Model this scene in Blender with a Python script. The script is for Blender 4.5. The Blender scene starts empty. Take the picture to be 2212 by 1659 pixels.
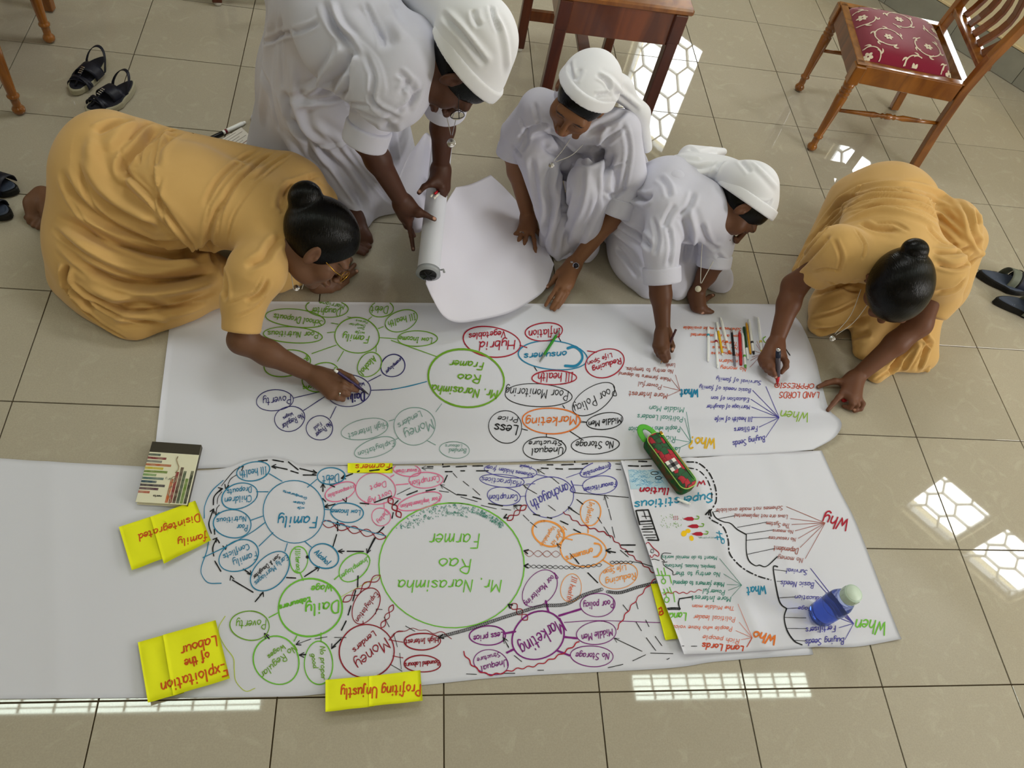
import bpy, bmesh, math, random
import numpy as np
from mathutils import Vector, Matrix
from mathutils.bvhtree import BVHTree
random.seed(7); RS = np.random.RandomState(7)
SC = bpy.context.scene; COL = SC.collection
PI = math.pi

# ---------------------------------------------------------------- camera
def rodr(r):
    r = np.array(r, float); th = np.linalg.norm(r); k = r/th
    K = np.array([[0,-k[2],k[1]],[k[2],0,-k[0]],[-k[1],k[0],0]])
    return np.eye(3)+math.sin(th)*K+(1-math.cos(th))*K@K
FPX = 1699.3
RM = rodr([0.584243832, -0.174443462, -0.00281622110])
CP = np.array([0.914052956, -0.653568675, 3.07812434])*2/3
cd = bpy.data.cameras.new('camera'); cam = bpy.data.objects.new('camera', cd); COL.objects.link(cam)
cd.sensor_fit = 'HORIZONTAL'; cd.sensor_width = 36; cd.lens = FPX/2212*36; cd.clip_start = .05
M4 = Matrix([list(RM[i])+[CP[i]] for i in range(3)]+[[0,0,0,1]]); cam.matrix_world = M4
SC.camera = cam
SC.view_settings.view_transform = 'Standard'; SC.view_settings.look = 'None'
SC.view_settings.exposure = 0.06; SC.view_settings.gamma = 1.0; SC.view_settings.use_curve_mapping = False
SC.cycles.use_denoising = True
SC.cycles.max_bounces = 6; SC.cycles.diffuse_bounces = 4; SC.cycles.glossy_bounces = 3
SC.cycles.sample_clamp_indirect = 4.0

def ray(x, y): return RM @ np.array([(x-1106)/FPX, -(y-829.5)/FPX, -1.0])
def at(x, y, z=0.0):
    """the world point at height z seen at a photograph pixel"""
    d = ray(x, y); t = (z-CP[2])/d[2]; return CP+d*t

# ---------------------------------------------------------------- world and lights
w = bpy.data.worlds.new('world'); SC.world = w; w.use_nodes = True
bg = w.node_tree.nodes['Background']; bg.inputs[0].default_value = (.85,.93,1,1); bg.inputs[1].default_value = 2.0
def area(name, loc, target, sx, sy, power, col=(1,1,1)):
    l = bpy.data.lights.new(name, 'AREA'); l.shape = 'RECTANGLE'; l.size = sx; l.size_y = sy; l.energy = power; l.color = col
    o = bpy.data.objects.new(name, l); COL.objects.link(o); o.location = loc
    d = Vector(target)-Vector(loc); o.rotation_euler = d.to_track_quat('-Z', 'Y').to_euler()
    o['kind'] = 'helper'
    return o

# ---------------------------------------------------------------- materials
def srgb(c):
    if isinstance(c, str): c = [int(c[i:i+2],16)/255 for i in (0,2,4)]
    return tuple((x/12.92 if x <= .04045 else ((x+.055)/1.055)**2.4) for x in c)
MATS = {}
def mat(name, col, rough=.6, spec=.4, metal=0, noise=None, bump=None, wood=None, coat=0, attr=False, trans=0, sheen=0, weave=0, ior=1.45, bdist=.002, crease=None):
    if name in MATS: return MATS[name]
    m = bpy.data.materials.new(name); m.use_nodes = True; nt = m.node_tree; N = nt.nodes; L = nt.links
    b = N['Principled BSDF']; c = srgb(col)
    b.inputs['Base Color'].default_value = (*c, 1); b.inputs['Roughness'].default_value = rough
    b.inputs['Specular IOR Level'].default_value = spec; b.inputs['Metallic'].default_value = metal
    b.inputs['Coat Weight'].default_value = coat; b.inputs['Coat Roughness'].default_value = .12
    b.inputs['Transmission Weight'].default_value = trans; b.inputs['IOR'].default_value = ior
    b.inputs['Sheen Weight'].default_value = sheen
    m.diffuse_color = (*c, 1)
    tc = N.new('ShaderNodeTexCoord')
    src = None
    if attr:
        a = N.new('ShaderNodeVertexColor'); a.layer_name = 'Col'; src = a.outputs['Color']
    if wood:
        mp = N.new('ShaderNodeMapping'); mp.inputs['Scale'].default_value = wood[0]; L.new(tc.outputs['Object'], mp.inputs[0])
        no = N.new('ShaderNodeTexNoise'); no.inputs['Scale'].default_value = 6; no.inputs['Detail'].default_value = 8; no.inputs['Distortion'].default_value = 1.2
        L.new(mp.outputs[0], no.inputs[0])
        cr = N.new('ShaderNodeValToRGB'); cr.color_ramp.elements[0].position = .32; cr.color_ramp.elements[1].position = .68
        cr.color_ramp.elements[0].color = (*srgb(wood[1]),1); cr.color_ramp.elements[1].color = (*c,1)
        L.new(no.outputs[0], cr.inputs[0]); src = cr.outputs[0]
    if noise:   # (scale, colour2, amount)
        no = N.new('ShaderNodeTexNoise'); no.inputs['Scale'].default_value = noise[0]; no.inputs['Detail'].default_value = 5
        L.new(tc.outputs['Object'], no.inputs[0])
        mx = N.new('ShaderNodeMix'); mx.data_type = 'RGBA'
        rr = N.new('ShaderNodeMapRange'); rr.inputs[1].default_value = .4; rr.inputs[2].default_value = .68; rr.inputs[4].default_value = noise[2]
        L.new(no.outputs[0], rr.inputs[0]); L.new(rr.outputs[0], mx.inputs[0])
        if src: L.new(src, mx.inputs[6])
        else: mx.inputs[6].default_value = (*c,1)
        mx.inputs[7].default_value = (*srgb(noise[1]),1); src = mx.outputs[2]
    if src: L.new(src, b.inputs['Base Color'])
    if bump:    # (scale, strength)
        no = N.new('ShaderNodeTexNoise'); no.inputs['Scale'].default_value = bump[0]; no.inputs['Detail'].default_value = 4
        L.new(tc.outputs['Object'], no.inputs[0])
        bp = N.new('ShaderNodeBump'); bp.inputs['Strength'].default_value = bump[1]; bp.inputs['Distance'].default_value = bdist
        L.new(no.outputs[0], bp.inputs['Height']); L.new(bp.outputs[0], b.inputs['Normal'])
    if crease:  # (scale, distance): sharp creases from a ridged noise
        no = N.new('ShaderNodeTexNoise'); no.inputs['Scale'].default_value = crease[0]; no.inputs['Detail'].default_value = 2; no.inputs['Distortion'].default_value = .6
        L.new(tc.outputs['Object'], no.inputs[0]); s1 = N.new('ShaderNodeMath'); s1.operation = 'SUBTRACT'; s1.inputs[1].default_value = .5; L.new(no.outputs[0], s1.inputs[0])
        s2 = N.new('ShaderNodeMath'); s2.operation = 'ABSOLUTE'; L.new(s1.outputs[0], s2.inputs[0]); s3 = N.new('ShaderNodeMath'); s3.operation = 'POWER'; s3.inputs[1].default_value = .6; L.new(s2.outputs[0], s3.inputs[0])
        b2 = N.new('ShaderNodeBump'); b2.inputs['Strength'].default_value = .6; b2.inputs['Distance'].default_value = crease[1]; L.new(s3.outputs[0], b2.inputs['Height'])
        if bump: L.new(bp.outputs[0], b2.inputs['Normal'])
        L.new(b2.outputs[0], b.inputs['Normal'])
    MATS[name] = m
    return m

# ---------------------------------------------------------------- object helpers
def tag(o, label=None, cat=None, group=None, kind=None):
    if label: o['label'] = label
    if cat: o['category'] = cat
    if group: o['group'] = group
    if kind: o['kind'] = kind
    return o
def empty(name, loc=(0,0,0), rz=0, label=None, cat=None, group=None):
    o = bpy.data.objects.new(name, None); COL.objects.link(o); o.location = loc; o.rotation_euler = (0,0,rz)
    o.empty_display_size = .05
    return tag(o, label, cat, group)
def link(name, me, m=None, parent=None, smooth=False):
    if m is not None and not me.materials:
        for q in (m if isinstance(m, (list,tuple)) else [m]): me.materials.append(q)
    if smooth: me.polygons.foreach_set('use_smooth', [True]*len(me.polygons))
    o = bpy.data.objects.new(name, me); COL.objects.link(o)
    if parent is not None: o.parent = parent
    return o
def mesh(name, V, F):
    me = bpy.data.meshes.new(name); me.from_pydata([tuple(map(float,v)) for v in V], [], [tuple(map(int,f)) for f in F]); me.update(); return me
def meshq(name, V, Q):
    """fast quad mesh from numpy arrays"""
    me = bpy.data.meshes.new(name); nv, nq = len(V), len(Q)
    me.vertices.add(nv); me.vertices.foreach_set('co', np.asarray(V, np.float32).ravel())
    me.loops.add(nq*4); me.loops.foreach_set('vertex_index', np.asarray(Q, np.int32).ravel())
    me.polygons.add(nq); me.polygons.foreach_set('loop_start', np.arange(0, nq*4, 4, dtype=np.int32))
    me.polygons.foreach_set('use_smooth', np.ones(nq, bool)); me.update(); me.validate(); return me
class MB:
    """collects shapes into one mesh"""
    def __init__(s): s.V = []; s.F = []; s.S = []
    def add(s, V, F, smooth=False):
        n = len(s.V); s.V += [tuple(map(float,v)) for v in V]; s.F += [tuple(i+n for i in f) for f in F]; s.S += [smooth]*len(F); return s
    def box(s, c, d, R=None, bev=0.0):
        x,y,z = [q/2 for q in d]; b = min(bev, x*.9, y*.9, z*.9)
        if b > 0:
            V = []; 
            for sx in (-1,1):
                for sy in (-1,1):
                    for sz in (-1,1):
                        V += [(sx*(x-b),sy*(y-b),sz*z),(sx*(x-b),sy*y,sz*(z-b)),(sx*x,sy*(y-b),sz*(z-b))]
            def i(a,b_,c_,k): return ((a>0)*4+(b_>0)*2+(c_>0))*3+k
            F = []
            for q in (-1,1):
                F += [(i(-1,-1,q,0),i(1,-1,q,0),i(1,1,q,0),i(-1,1,q,0)),(i(-1,q,-1,1),i(1,q,-1,1),i(1,q,1,1),i(-1,q,1,1)),(i(q,-1,-1,2),i(q,1,-1,2),i(q,1,1,2),i(q,-1,1,2))]
            for p in (-1,1):
                for q in (-1,1):
                    F += [(i(-1,p,q,0),i(1,p,q,0),i(1,p,q,1),i(-1,p,q,1)),(i(p,-1,q,0),i(p,1,q,0),i(p,1,q,2),i(p,-1,q,2)),(i(p,q,-1,1),i(p,q,1,1),i(p,q,1,2),i(p,q,-1,2))]
                    for r in (-1,1): F.append((i(p,q,r,0),i(p,q,r,1),i(p,q,r,2)))
        else:
            V = [(sx*x,sy*y,sz*z) for sx in (-1,1) for sy in (-1,1) for sz in (-1,1)]
            F = [(0,1,3,2),(4,6,7,5),(0,4,5,1),(2,3,7,6),(0,2,6,4),(1,5,7,3)]
        V = np.array(V)
        if R is not None: V = V@np.array(R).T
        return s.add(V+np.array(c), F)
    def beam(s, a, b, w, h, up=(0,0,1), bev=0.0):
        a = np.array(a,float); b = np.array(b,float); z = b-a; L = np.linalg.norm(z); z /= L
        x = np.cross(up, z)
        if np.linalg.norm(x) < .05: x = np.cross((0,1,0), z)
        x /= np.linalg.norm(x)+1e-12; y = np.cross(z, x)
        return s.box((a+b)/2, (w,h,L), np.stack([x,y,z],1), bev)
    def tube(s, P, r, n=10, caps=True, flat=None, smooth=True):
        """tube through points; r scalar or list; flat=(axis vector, factor)"""
        P = [np.array(p,float) for p in P]; m = len(P); rr = [r]*m if np.isscalar(r) else list(r)
        T = [P[min(i+1,m-1)]-P[max(i-1,0)] for i in range(m)]; T = [t/(np.linalg.norm(t)+1e-12) for t in T]
        u = np.cross(T[0], (0,0,1)); 
        if np.linalg.norm(u) < .05: u = np.cross(T[0], (0,1,0))
        V = []
        for i in range(m):
            u = u-T[i]*(u@T[i]); u /= np.linalg.norm(u)+1e-12; v = np.cross(T[i], u)
            for k in range(n):
                a = 2*PI*k/n; o = (u*math.cos(a)+v*math.sin(a))*rr[i]
                if flat is not None: ax = np.array(flat[0],float); o = o-ax*(o@ax)*(1-flat[1])
                V.append(P[i]+o)
        F = [(i*n+k, i*n+(k+1)%n, (i+1)*n+(k+1)%n, (i+1)*n+k) for i in range(m-1) for k in range(n)]
        if caps: F += [tuple(range(n-1,-1,-1)), tuple((m-1)*n+k for k in range(n))]
        return s.add(V, F, smooth)
    def lathe(s, prof, a, b, n=16, smooth=True):
        """profile [(t 0..1, r)] along a->b"""
        a = np.array(a,float); b = np.array(b,float)
        z = b-a; z = z/np.linalg.norm(z); u = np.cross(z,(1,0,0))
        if np.linalg.norm(u) < .1: u = np.cross(z,(0,1,0))
        u /= np.linalg.norm(u); v = np.cross(z,u); V = []; m = len(prof)
        for t, r in prof:
            for k in range(n):
                an = 2*PI*k/n; V.append(a+(b-a)*t+(u*math.cos(an)+v*math.sin(an))*r)
        F = [(i*n+k, i*n+(k+1)%n, (i+1)*n+(k+1)%n, (i+1)*n+k) for i in range(m-1) for k in range(n)]
        F += [tuple(range(n-1,-1,-1)), tuple((m-1)*n+k for k in range(n))]
        return s.add(V, F, smooth)
    def prism(s, P, z0, z1):
        n = len(P); V = [(p[0],p[1],z0) for p in P]+[(p[0],p[1],z1) for p in P]
        return s.add(V, [tuple(range(n-1,-1,-1)), tuple(range(n,2*n))]+[(i,(i+1)%n,n+(i+1)%n,n+i) for i in range(n)])
    def sphere(s, c, r, n=12, m=8):
        r = np.array([r]*3 if np.isscalar(r) else r, float); V = []; 
        for i in range(m+1):
            th = PI*i/m
            for k in range(n): V.append(np.array(c)+r*np.array([math.sin(th)*math.cos(2*PI*k/n), math.sin(th)*math.sin(2*PI*k/n), math.cos(th)]))
        return s.add(V, [(i*n+k,(i+1)*n+k,(i+1)*n+(k+1)%n,i*n+(k+1)%n) for i in range(m) for k in range(n)], True)
    def build(s, name, m, parent=None):
        me = mesh(name, s.V, s.F); me.polygons.foreach_set('use_smooth', s.S)
        bm = bmesh.new(); bm.from_mesh(me); bmesh.ops.remove_doubles(bm, verts=bm.verts, dist=1e-6); bmesh.ops.recalc_face_normals(bm, faces=bm.faces); bm.to_mesh(me); bm.free()
        return link(name, me, m, parent)

def catmull(P, n):
    P = np.array(P, float); Q = np.vstack([2*P[0]-P[1], P, 2*P[-1]-P[-2]]); out = []
    for i in range(len(P)-1):
        p0,p1,p2,p3 = Q[i:i+4]
        for t in np.linspace(0,1,n,endpoint=False):
            out.append(.5*((2*p1)+(-p0+p2)*t+(2*p0-5*p1+4*p2-p3)*t*t+(-p0+3*p1-3*p2+p3)*t**3))
    out.append(P[-1]); return np.array(out)

# ---------------------------------------------------------------- smooth solid modeller (for bodies and cloth)
def nrm(v): v = np.array(v,float); return v/(np.linalg.norm(v)+1e-12)
def frame(y, z):
    """columns X,Y,Z of a right-handed frame, Y = given, Z nearest given"""
    y = nrm(y); x = nrm(np.cross(y, z)); z = np.cross(x, y); return np.stack([x,y,z],1)
class Solid:
    def __init__(s): s.P = []
    def cone(s, a, b, r1, r2=None, k=.02, flat=None, op='u'):
        r2 = r1 if r2 is None else r2; a = np.array(a,float); b = np.array(b,float); ba = b-a; L = ba@ba+1e-12
        if flat is not None: ax = nrm(flat[0]); ff = flat[1]
        def f(p):
            pa = p-a; h = np.clip((pa@ba)/L, 0, 1); q = pa-h[:,None]*ba
            if flat is not None:
                c = q@ax; q = q+ax*(c*(1/ff-1))[:,None]
                d = np.sqrt((q*q).sum(1))-(r1+(r2-r1)*h); return d*min(1,ff*1.2)
            return np.sqrt((q*q).sum(1))-(r1+(r2-r1)*h)
        s.P.append((f,k,op)); return s
    def chain(s, pts, k=.02, flat=None, op='u'):
        for (a,ra),(b,rb) in zip(pts[:-1], pts[1:]): s.cone(a,b,ra,rb,k,flat,op)
        return s
    def ell(s, c, r, R=None, k=.02, op='u'):
        c = np.array(c,float); r = np.array(r,float); R = np.eye(3) if R is None else np.array(R)
        def f(p):
            q = (p-c)@R; k0 = np.sqrt(((q/r)**2).sum(1)); k1 = np.sqrt(((q/(r*r))**2).sum(1))+1e-9
            return k0*(k0-1)/k1
        s.P.append((f,k,op)); return s
    def cyl(s, a, b, r1, r2=None, k=.004, rnd=.003, flat=None, op='u'):
        """flat-ended cone"""
        r2 = r1 if r2 is None else r2; a = np.array(a,float); b = np.array(b,float); L = np.linalg.norm(b-a); z = (b-a)/L
        if flat is not None: ax = nrm(flat[0]); ff = flat[1]
        def f(p):
            pa = p-a; h = pa@z; q = pa-h[:,None]*z
            if flat is not None: q = q+ax*((q@ax)*(1/ff-1))[:,None]
            d = np.sqrt((q*q).sum(1)); e = (d-(r1+(r2-r1)*np.clip(h/L,0,1)))*(min(1,ff*1.2) if flat is not None else 1); g = np.abs(h-L/2)-L/2
            e = e+rnd; g = g+rnd
            return np.minimum(np.maximum(e,g),0)+np.sqrt(np.maximum(e,0)**2+np.maximum(g,0)**2)-rnd
        s.P.append((f,k,op)); return s
    def half(s, c, n, k=.004):
        """cut away what lies on the side n points to"""
        c = np.array(c,float); n = nrm(n)
        s.P.append((lambda p: -((p-c)@n), k, 'cut')); return s
    def hull(s, pts, k=.02, cutz=None):
        pass
    def ev(s, p, sel=None):
        d = np.full(len(p), 10.0)
        for f,k,op in s.P:
            e = f(p)
            if op == 'u': h = np.maximum(k-np.abs(d-e),0)/k; d = np.minimum(d,e)-h*h*k/4
            else:
                e = -e if op == 's' else -e
                h = np.maximum(k-np.abs(d-e),0)/k; d = np.maximum(d,e)+h*h*k/4
        return d
    def mesh(s, name, lo, hi, h=.005, floor=None, B=8):
        lo = np.array(lo,float); hi = np.array(hi,float); nb = np.ceil((hi-lo)/(h*B)).astype(int); bs = h*B; hd = bs*.5*math.sqrt(3)
        I = np.stack(np.meshgrid(*[np.arange(n) for n in nb], indexing='ij'),-1).reshape(-1,3)
        Cn = lo+(I+.5)*bs
        pd = []; d = np.full(len(Cn),10.0)
        for f,k,op in s.P:
            e = f(Cn); pd.append(e)
            if op == 'u': hh = np.maximum(k-np.abs(d-e),0)/k; d = np.minimum(d,e)-hh*hh*k/4
            else: e = -e; hh = np.maximum(k-np.abs(d-e),0)/k; d = np.maximum(d,e)+hh*hh*k/4
        if floor is not None: d = np.maximum(d, floor-Cn[:,2])
        # union prims that are flattened underestimate distance; keep a margin
        act = np.abs(d) < hd*1.35+.004
        I = I[act]; Cn = Cn[act]; d = d[act]; n = B+1
        g = np.stack(np.meshgrid(*[np.arange(n)]*3, indexing='ij'),-1).reshape(-1,3)*h
        base = lo+I*bs; nbk = len(I); D = np.full((nbk, n**3), 10.0)
        for (f,k,op),e0 in zip(s.P, pd):
            e0 = e0[act]
            m = (e0 < d+k+2.2*hd) if op == 'u' else (-e0 > d-k-2.2*hd)
            if not m.any(): continue
            idx = np.nonzero(m)[0]; pts = (base[idx][:,None,:]+g[None]).reshape(-1,3)
            e = f(pts).reshape(len(idx),-1); dd = D[idx]
            if op == 'u': hh = np.maximum(k-np.abs(dd-e),0)/k; dd = np.minimum(dd,e)-hh*hh*k/4
            else: e = -e; hh = np.maximum(k-np.abs(dd-e),0)/k; dd = np.maximum(dd,e)+hh*hh*k/4
            D[idx] = dd
        if floor is not None:
            zz = (base[:,None,2]+g[None,:,2]); D = np.maximum(D, floor-zz)
        D = D.reshape(nbk,n,n,n); S = D < 0
        dims = nb*B+2
        # cells
        cs = np.zeros((nbk,B,B,B), int)
        for a in (0,1):
            for b in (0,1):
                for c in (0,1): cs += S[:,a:a+B,b:b+B,c:c+B]
        cell = np.nonzero((cs > 0)&(cs < 8)); bi = cell[0]
        acc = np.zeros((len(bi),3)); cnt = np.zeros(len(bi))
        for ax in range(3):
            o1,o2 = [q for q in range(3) if q != ax]
            for a in (0,1):
                for b in (0,1):
                    off = [0,0,0]; off[o1] = a; off[o2] = b; off2 = list(off); off2[ax] = 1
                    v1 = D[bi,cell[1]+off[0],cell[2]+off[1],cell[3]+off[2]]; v2 = D[bi,cell[1]+off2[0],cell[2]+off2[1],cell[3]+off2[2]]
                    m = (v1 < 0) != (v2 < 0); t = np.where(m, v1/(v1-v2+1e-12), 0)
                    p = np.zeros((len(bi),3)); p[:,o1] = a; p[:,o2] = b; p[:,ax] = t
                    acc += p*m[:,None]; cnt += m
        loc = acc/cnt[:,None]; gi = I[bi]*B+np.stack(cell[1:],1)
        V = lo+(gi+loc)*h
        key = (gi[:,0]*dims[1]+gi[:,1])*dims[2]+gi[:,2]; od = np.argsort(key); ks = key[od]
        Q = []
        for ax in range(3):
            o1,o2 = [(1,2),(2,0),(0,1)][ax]
            sl = [slice(0,B)]*3; sl2 = list(sl); sl2[ax] = slice(1,B+1)
            s1 = S[(slice(None),*sl)]; s2 = S[(slice(None),*sl2)]
            e = np.nonzero(s1 != s2); gg = I[e[0]]*B+np.stack(e[1:],1); flip = s1[e]
            q = []
            for da,db in ((0,0),(1,0),(1,1),(0,1)):
                c = gg.copy(); c[:,o1] -= da; c[:,o2] -= db
                kk = (c[:,0]*dims[1]+c[:,1])*dims[2]+c[:,2]; pos = np.clip(np.searchsorted(ks,kk),0,len(ks)-1)
                ok = ks[pos] == kk; q.append(np.where(ok, od[pos], -1))
            q = np.stack(q,1); good = (q >= 0).all(1); q = q[good]; fl = flip[good]
            q[~fl] = q[~fl][:,::-1]; Q.append(q)
        Q = np.concatenate(Q)
        return V, Q
def smooth_v(V, Q, it=1, lam=.5):
    E = np.concatenate([Q[:,[0,1]],Q[:,[1,2]],Q[:,[2,3]],Q[:,[3,0]]]); E = np.concatenate([E,E[:,::-1]])
    n = len(V); cnt = np.bincount(E[:,0], minlength=n)[:,None]+1e-9
    for _ in range(it):
        A = np.stack([np.bincount(E[:,0], weights=V[E[:,1],k], minlength=n) for k in range(3)],1)/cnt
        V = V+(A-V)*lam
    return V
def vnorm(V, Q):
    fn = np.cross(V[Q[:,2]]-V[Q[:,0]], V[Q[:,3]]-V[Q[:,1]]); N = np.zeros_like(V)
    for k in range(4):
        for c in range(3): N[:,c] += np.bincount(Q[:,k], weights=fn[:,c], minlength=len(V))
    return N/(np.linalg.norm(N,axis=1,keepdims=True)+1e-12)
def strokes(V, Q, S, samples=14):
    """press folds into a cloth surface. S: (kind, [(px,py)...], width, height). kind r ridge, v crease, l lip (raised on the left), p soft pit"""
    bv = BVHTree.FromPolygons(V.tolist(), Q.tolist()); N = vnorm(V, Q); D = np.zeros(len(V)); o = Vector(CP)
    for kind, pts, wd, ht in S:
        P = catmull(pts, samples) if len(pts) > 2 else np.linspace(pts[0], pts[1], samples*2)
        W = []
        for p in P:
            r = ray(*p); loc, nn, ii, dd = bv.ray_cast(o, Vector(r).normalized())
            if loc is not None: W.append((*loc,))
        if len(W) < 3: continue
        W = np.array(W); 
        lo = W.min(0)-wd*3; hi = W.max(0)+wd*3; ix = np.nonzero(((V > lo)&(V < hi)).all(1))[0]
        if not len(ix): continue
        X = V[ix]; best = np.full(len(ix),9.0); sd = np.zeros(len(ix)); tt = np.zeros(len(ix)); m = len(W)-1
        for i in range(m):
            a = W[i]; ba = W[i+1]-a; L = ba@ba
            if L > .0016 or L < 1e-12: continue
            t = np.clip(((X-a)@ba)/L,0,1); q = X-(a+t[:,None]*ba); d = np.sqrt((q*q).sum(1)); u = d < best
            best[u] = d[u]; side = (np.cross(N[ix], ba)*q).sum(1); sd[u] = np.sign(side)[u]*d[u]; tt[u] = (i+t[u])/m
        env = np.clip(np.sin(PI*np.clip(tt,0.0,1))*2.2,0,1)
        if kind == 'r': f = .75*np.exp(-(best/wd)**2)-.35*np.exp(-((best-1.9*wd)/wd)**2)
        elif kind == 'v': f = -np.exp(-best/wd)+.42*np.exp(-((best-1.9*wd)/(.9*wd))**2)
        elif kind == 'p': f = -np.exp(-(best/wd)**2)
        elif kind == 'l': f = np.tanh(sd/.003)*np.exp(-np.abs(sd)/wd)*np.where(sd > 0, 1, .6)
        D[ix] += ht*1.35*env*f
    return V+N*D[:,None]
def solid_obj(s, name, lo, hi, h, m, parent, floor=None, S=None, it=1, paint=None):
    V, Q = s.mesh(name, lo, hi, h, floor)
    V = smooth_v(V, Q, it)
    if S: V = strokes(V, Q, S); V = smooth_v(V, Q, 1, .28)
    if floor is not None: V[:,2] = np.maximum(V[:,2], floor)
    me = meshq(name, V, Q)
    if paint is not None:
        c = paint(V); a = me.color_attributes.new('Col','FLOAT_COLOR','POINT'); a.data.foreach_set('color', np.c_[c, np.ones(len(V))].astype(np.float32).ravel())
    return link(name, me, m, parent)
# ================================================================ the room
T = .4; ZC = 3.2
WP = np.array([3.213, 3.584, 0.0]); WD = np.array([.64, -.768, 0.0]); WN = np.array([.768, .64, 0.0])   # slanting wall: foot, direction, outward
def win_light(sc, z, w_, h_, p): 
    c = WP+WD*sc+WN*.20+np.array([0,0,z]); area('window_or_fill_light', c, c-WN, w_, h_, p, (.94,.98,1))
win_light(-1.17,1.32,.62,1.0,30); win_light(.43,1.05,.52,.54,16); win_light(2.36,2.67,.5,.62,24); win_light(2.89,2.67,.5,.62,24)
area('window_or_fill_light', (5.45,-.9,1.75), (1.5,1.2,.9), 1.5, 1.5, 110, (1,.98,.95))  # added key light from the east; that wall has no window opening
area('window_or_fill_light', (-3.36,1.4,1.7), (0,1.4,1.7), 1.5, 1.2, 9, (.93,.98,1))  # added soft fill from the west, no window built in that wall
area('window_or_fill_light', (1.2,-2.86,1.7), (1.2,1,1.7), 2.4, 1.3, 9, (1,.99,.97))  # added fill from behind the camera; the south wall is closed
area('overhead_key_light', (1.0,2.55,3.13), (1.0,2.55,0), 1.1, .45, 24, (.98,1,.97))  # added overhead key light, no known lamp hangs here
m_wall = mat('cream_wall_paint','e2d6b4',.75,.2,noise=(2,'d6c69c',.4))
m_wall2 = mat('pale_wall_paint','cfc4a6',.8,.2)
m_ceil = mat('white_ceiling_paint','dedcd0',.85,.2)
m_grout = mat('dark_grout','5a4c36',.85,.1)
m_grille = mat('white_grille_paint','d8dadb',.5,.4)
m_tile = None
def tile_material():
    m = bpy.data.materials.new('polished_tile'); m.use_nodes = True; nt = m.node_tree; N = nt.nodes; L = nt.links; b = N['Principled BSDF']
    tc = N.new('ShaderNodeTexCoord'); oi = N.new('ShaderNodeObjectInfo')
    add = N.new('ShaderNodeVectorMath'); add.operation = 'ADD'; sc = N.new('ShaderNodeVectorMath'); sc.operation = 'SCALE'; sc.inputs['Scale'].default_value = 37
    cb = N.new('ShaderNodeCombineXYZ')
    for i in range(3): L.new(oi.outputs['Random'], cb.inputs[i])
    L.new(cb.outputs[0], sc.inputs[0]); L.new(tc.outputs['Object'], add.inputs[0]); L.new(sc.outputs[0], add.inputs[1])
    n1 = N.new('ShaderNodeTexNoise'); n1.inputs['Scale'].default_value = 11; n1.inputs['Detail'].default_value = 6; n1.inputs['Distortion'].default_value = 2.2
    L.new(add.outputs[0], n1.inputs[0])
    r1 = N.new('ShaderNodeValToRGB'); r1.color_ramp.elements[0].position = .56; r1.color_ramp.elements[1].position = .80
    r1.color_ramp.elements[0].color = (*srgb('b5ad9b'),1); r1.color_ramp.elements[1].color = (*srgb('c0baa8'),1); L.new(n1.outputs[0], r1.inputs[0])
    n2 = N.new('ShaderNodeTexNoise'); n2.inputs['Scale'].default_value = 260; n2.inputs['Detail'].default_value = 2; L.new(tc.outputs['Object'], n2.inputs[0])
    mx = N.new('ShaderNodeMix'); mx.data_type = 'RGBA'; mx.blend_type = 'MULTIPLY'; mx.inputs[0].default_value = .22
    L.new(r1.outputs[0], mx.inputs[6]); L.new(n2.outputs[0], mx.inputs[7])
    hs = N.new('ShaderNodeHueSaturation'); mr = N.new('ShaderNodeMapRange'); mr.inputs[3].default_value = .95; mr.inputs[4].default_value = 1.05
    L.new(oi.outputs['Random'], mr.inputs[0]); L.new(mr.outputs[0], hs.inputs['Value']); L.new(mx.outputs[2], hs.inputs['Color']); L.new(hs.outputs[0], b.inputs['Base Color'])
    b.inputs['Roughness'].default_value = .025; b.inputs['Specular IOR Level'].default_value = .5
    return m
m_tile = tile_material()
def lin(me):
    me.polygons.foreach_set('use_smooth',[False]*len(me.polygons)); return me
fl = MB(); fl.box((1.05,1.2,-.056),(10.4,9.4,.1)); floor = fl.build('floor', m_grout); tag(floor, kind='structure')
tm = MB(); tm.box((0,0,0),(T-.0034,T-.0034,.006),bev=.0007); tme = mesh('tile', tm.V, tm.F); tme.materials.append(m_tile)
def inside(cx, cy, mg=.22): return (cx*.768+cy*.64) < 4.76-mg
far = MB()
for i in range(-10,15):
    for j in range(-8,14):
        cx, cy = (i+.5)*T, (j+.5)*T
        if cx < -3.7 or cx > 5.8 or cy < -3.2 or cy > 5.6 or not inside(cx,cy,-.24): continue
        if -4 <= i <= 10 and -1 <= j <= 10:
            o = bpy.data.objects.new('tile', tme); COL.objects.link(o); o.parent = floor
            o.location = (cx, cy, -.003); o.rotation_euler = (random.uniform(-1,1)*.0008, random.uniform(-1,1)*.0008, 0)
        else: far.box((cx,cy,-.003),(T-.0034,T-.0034,.006))
ft = far.build('outer_tiles', m_tile, floor); ft['kind'] = 'stuff'

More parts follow.
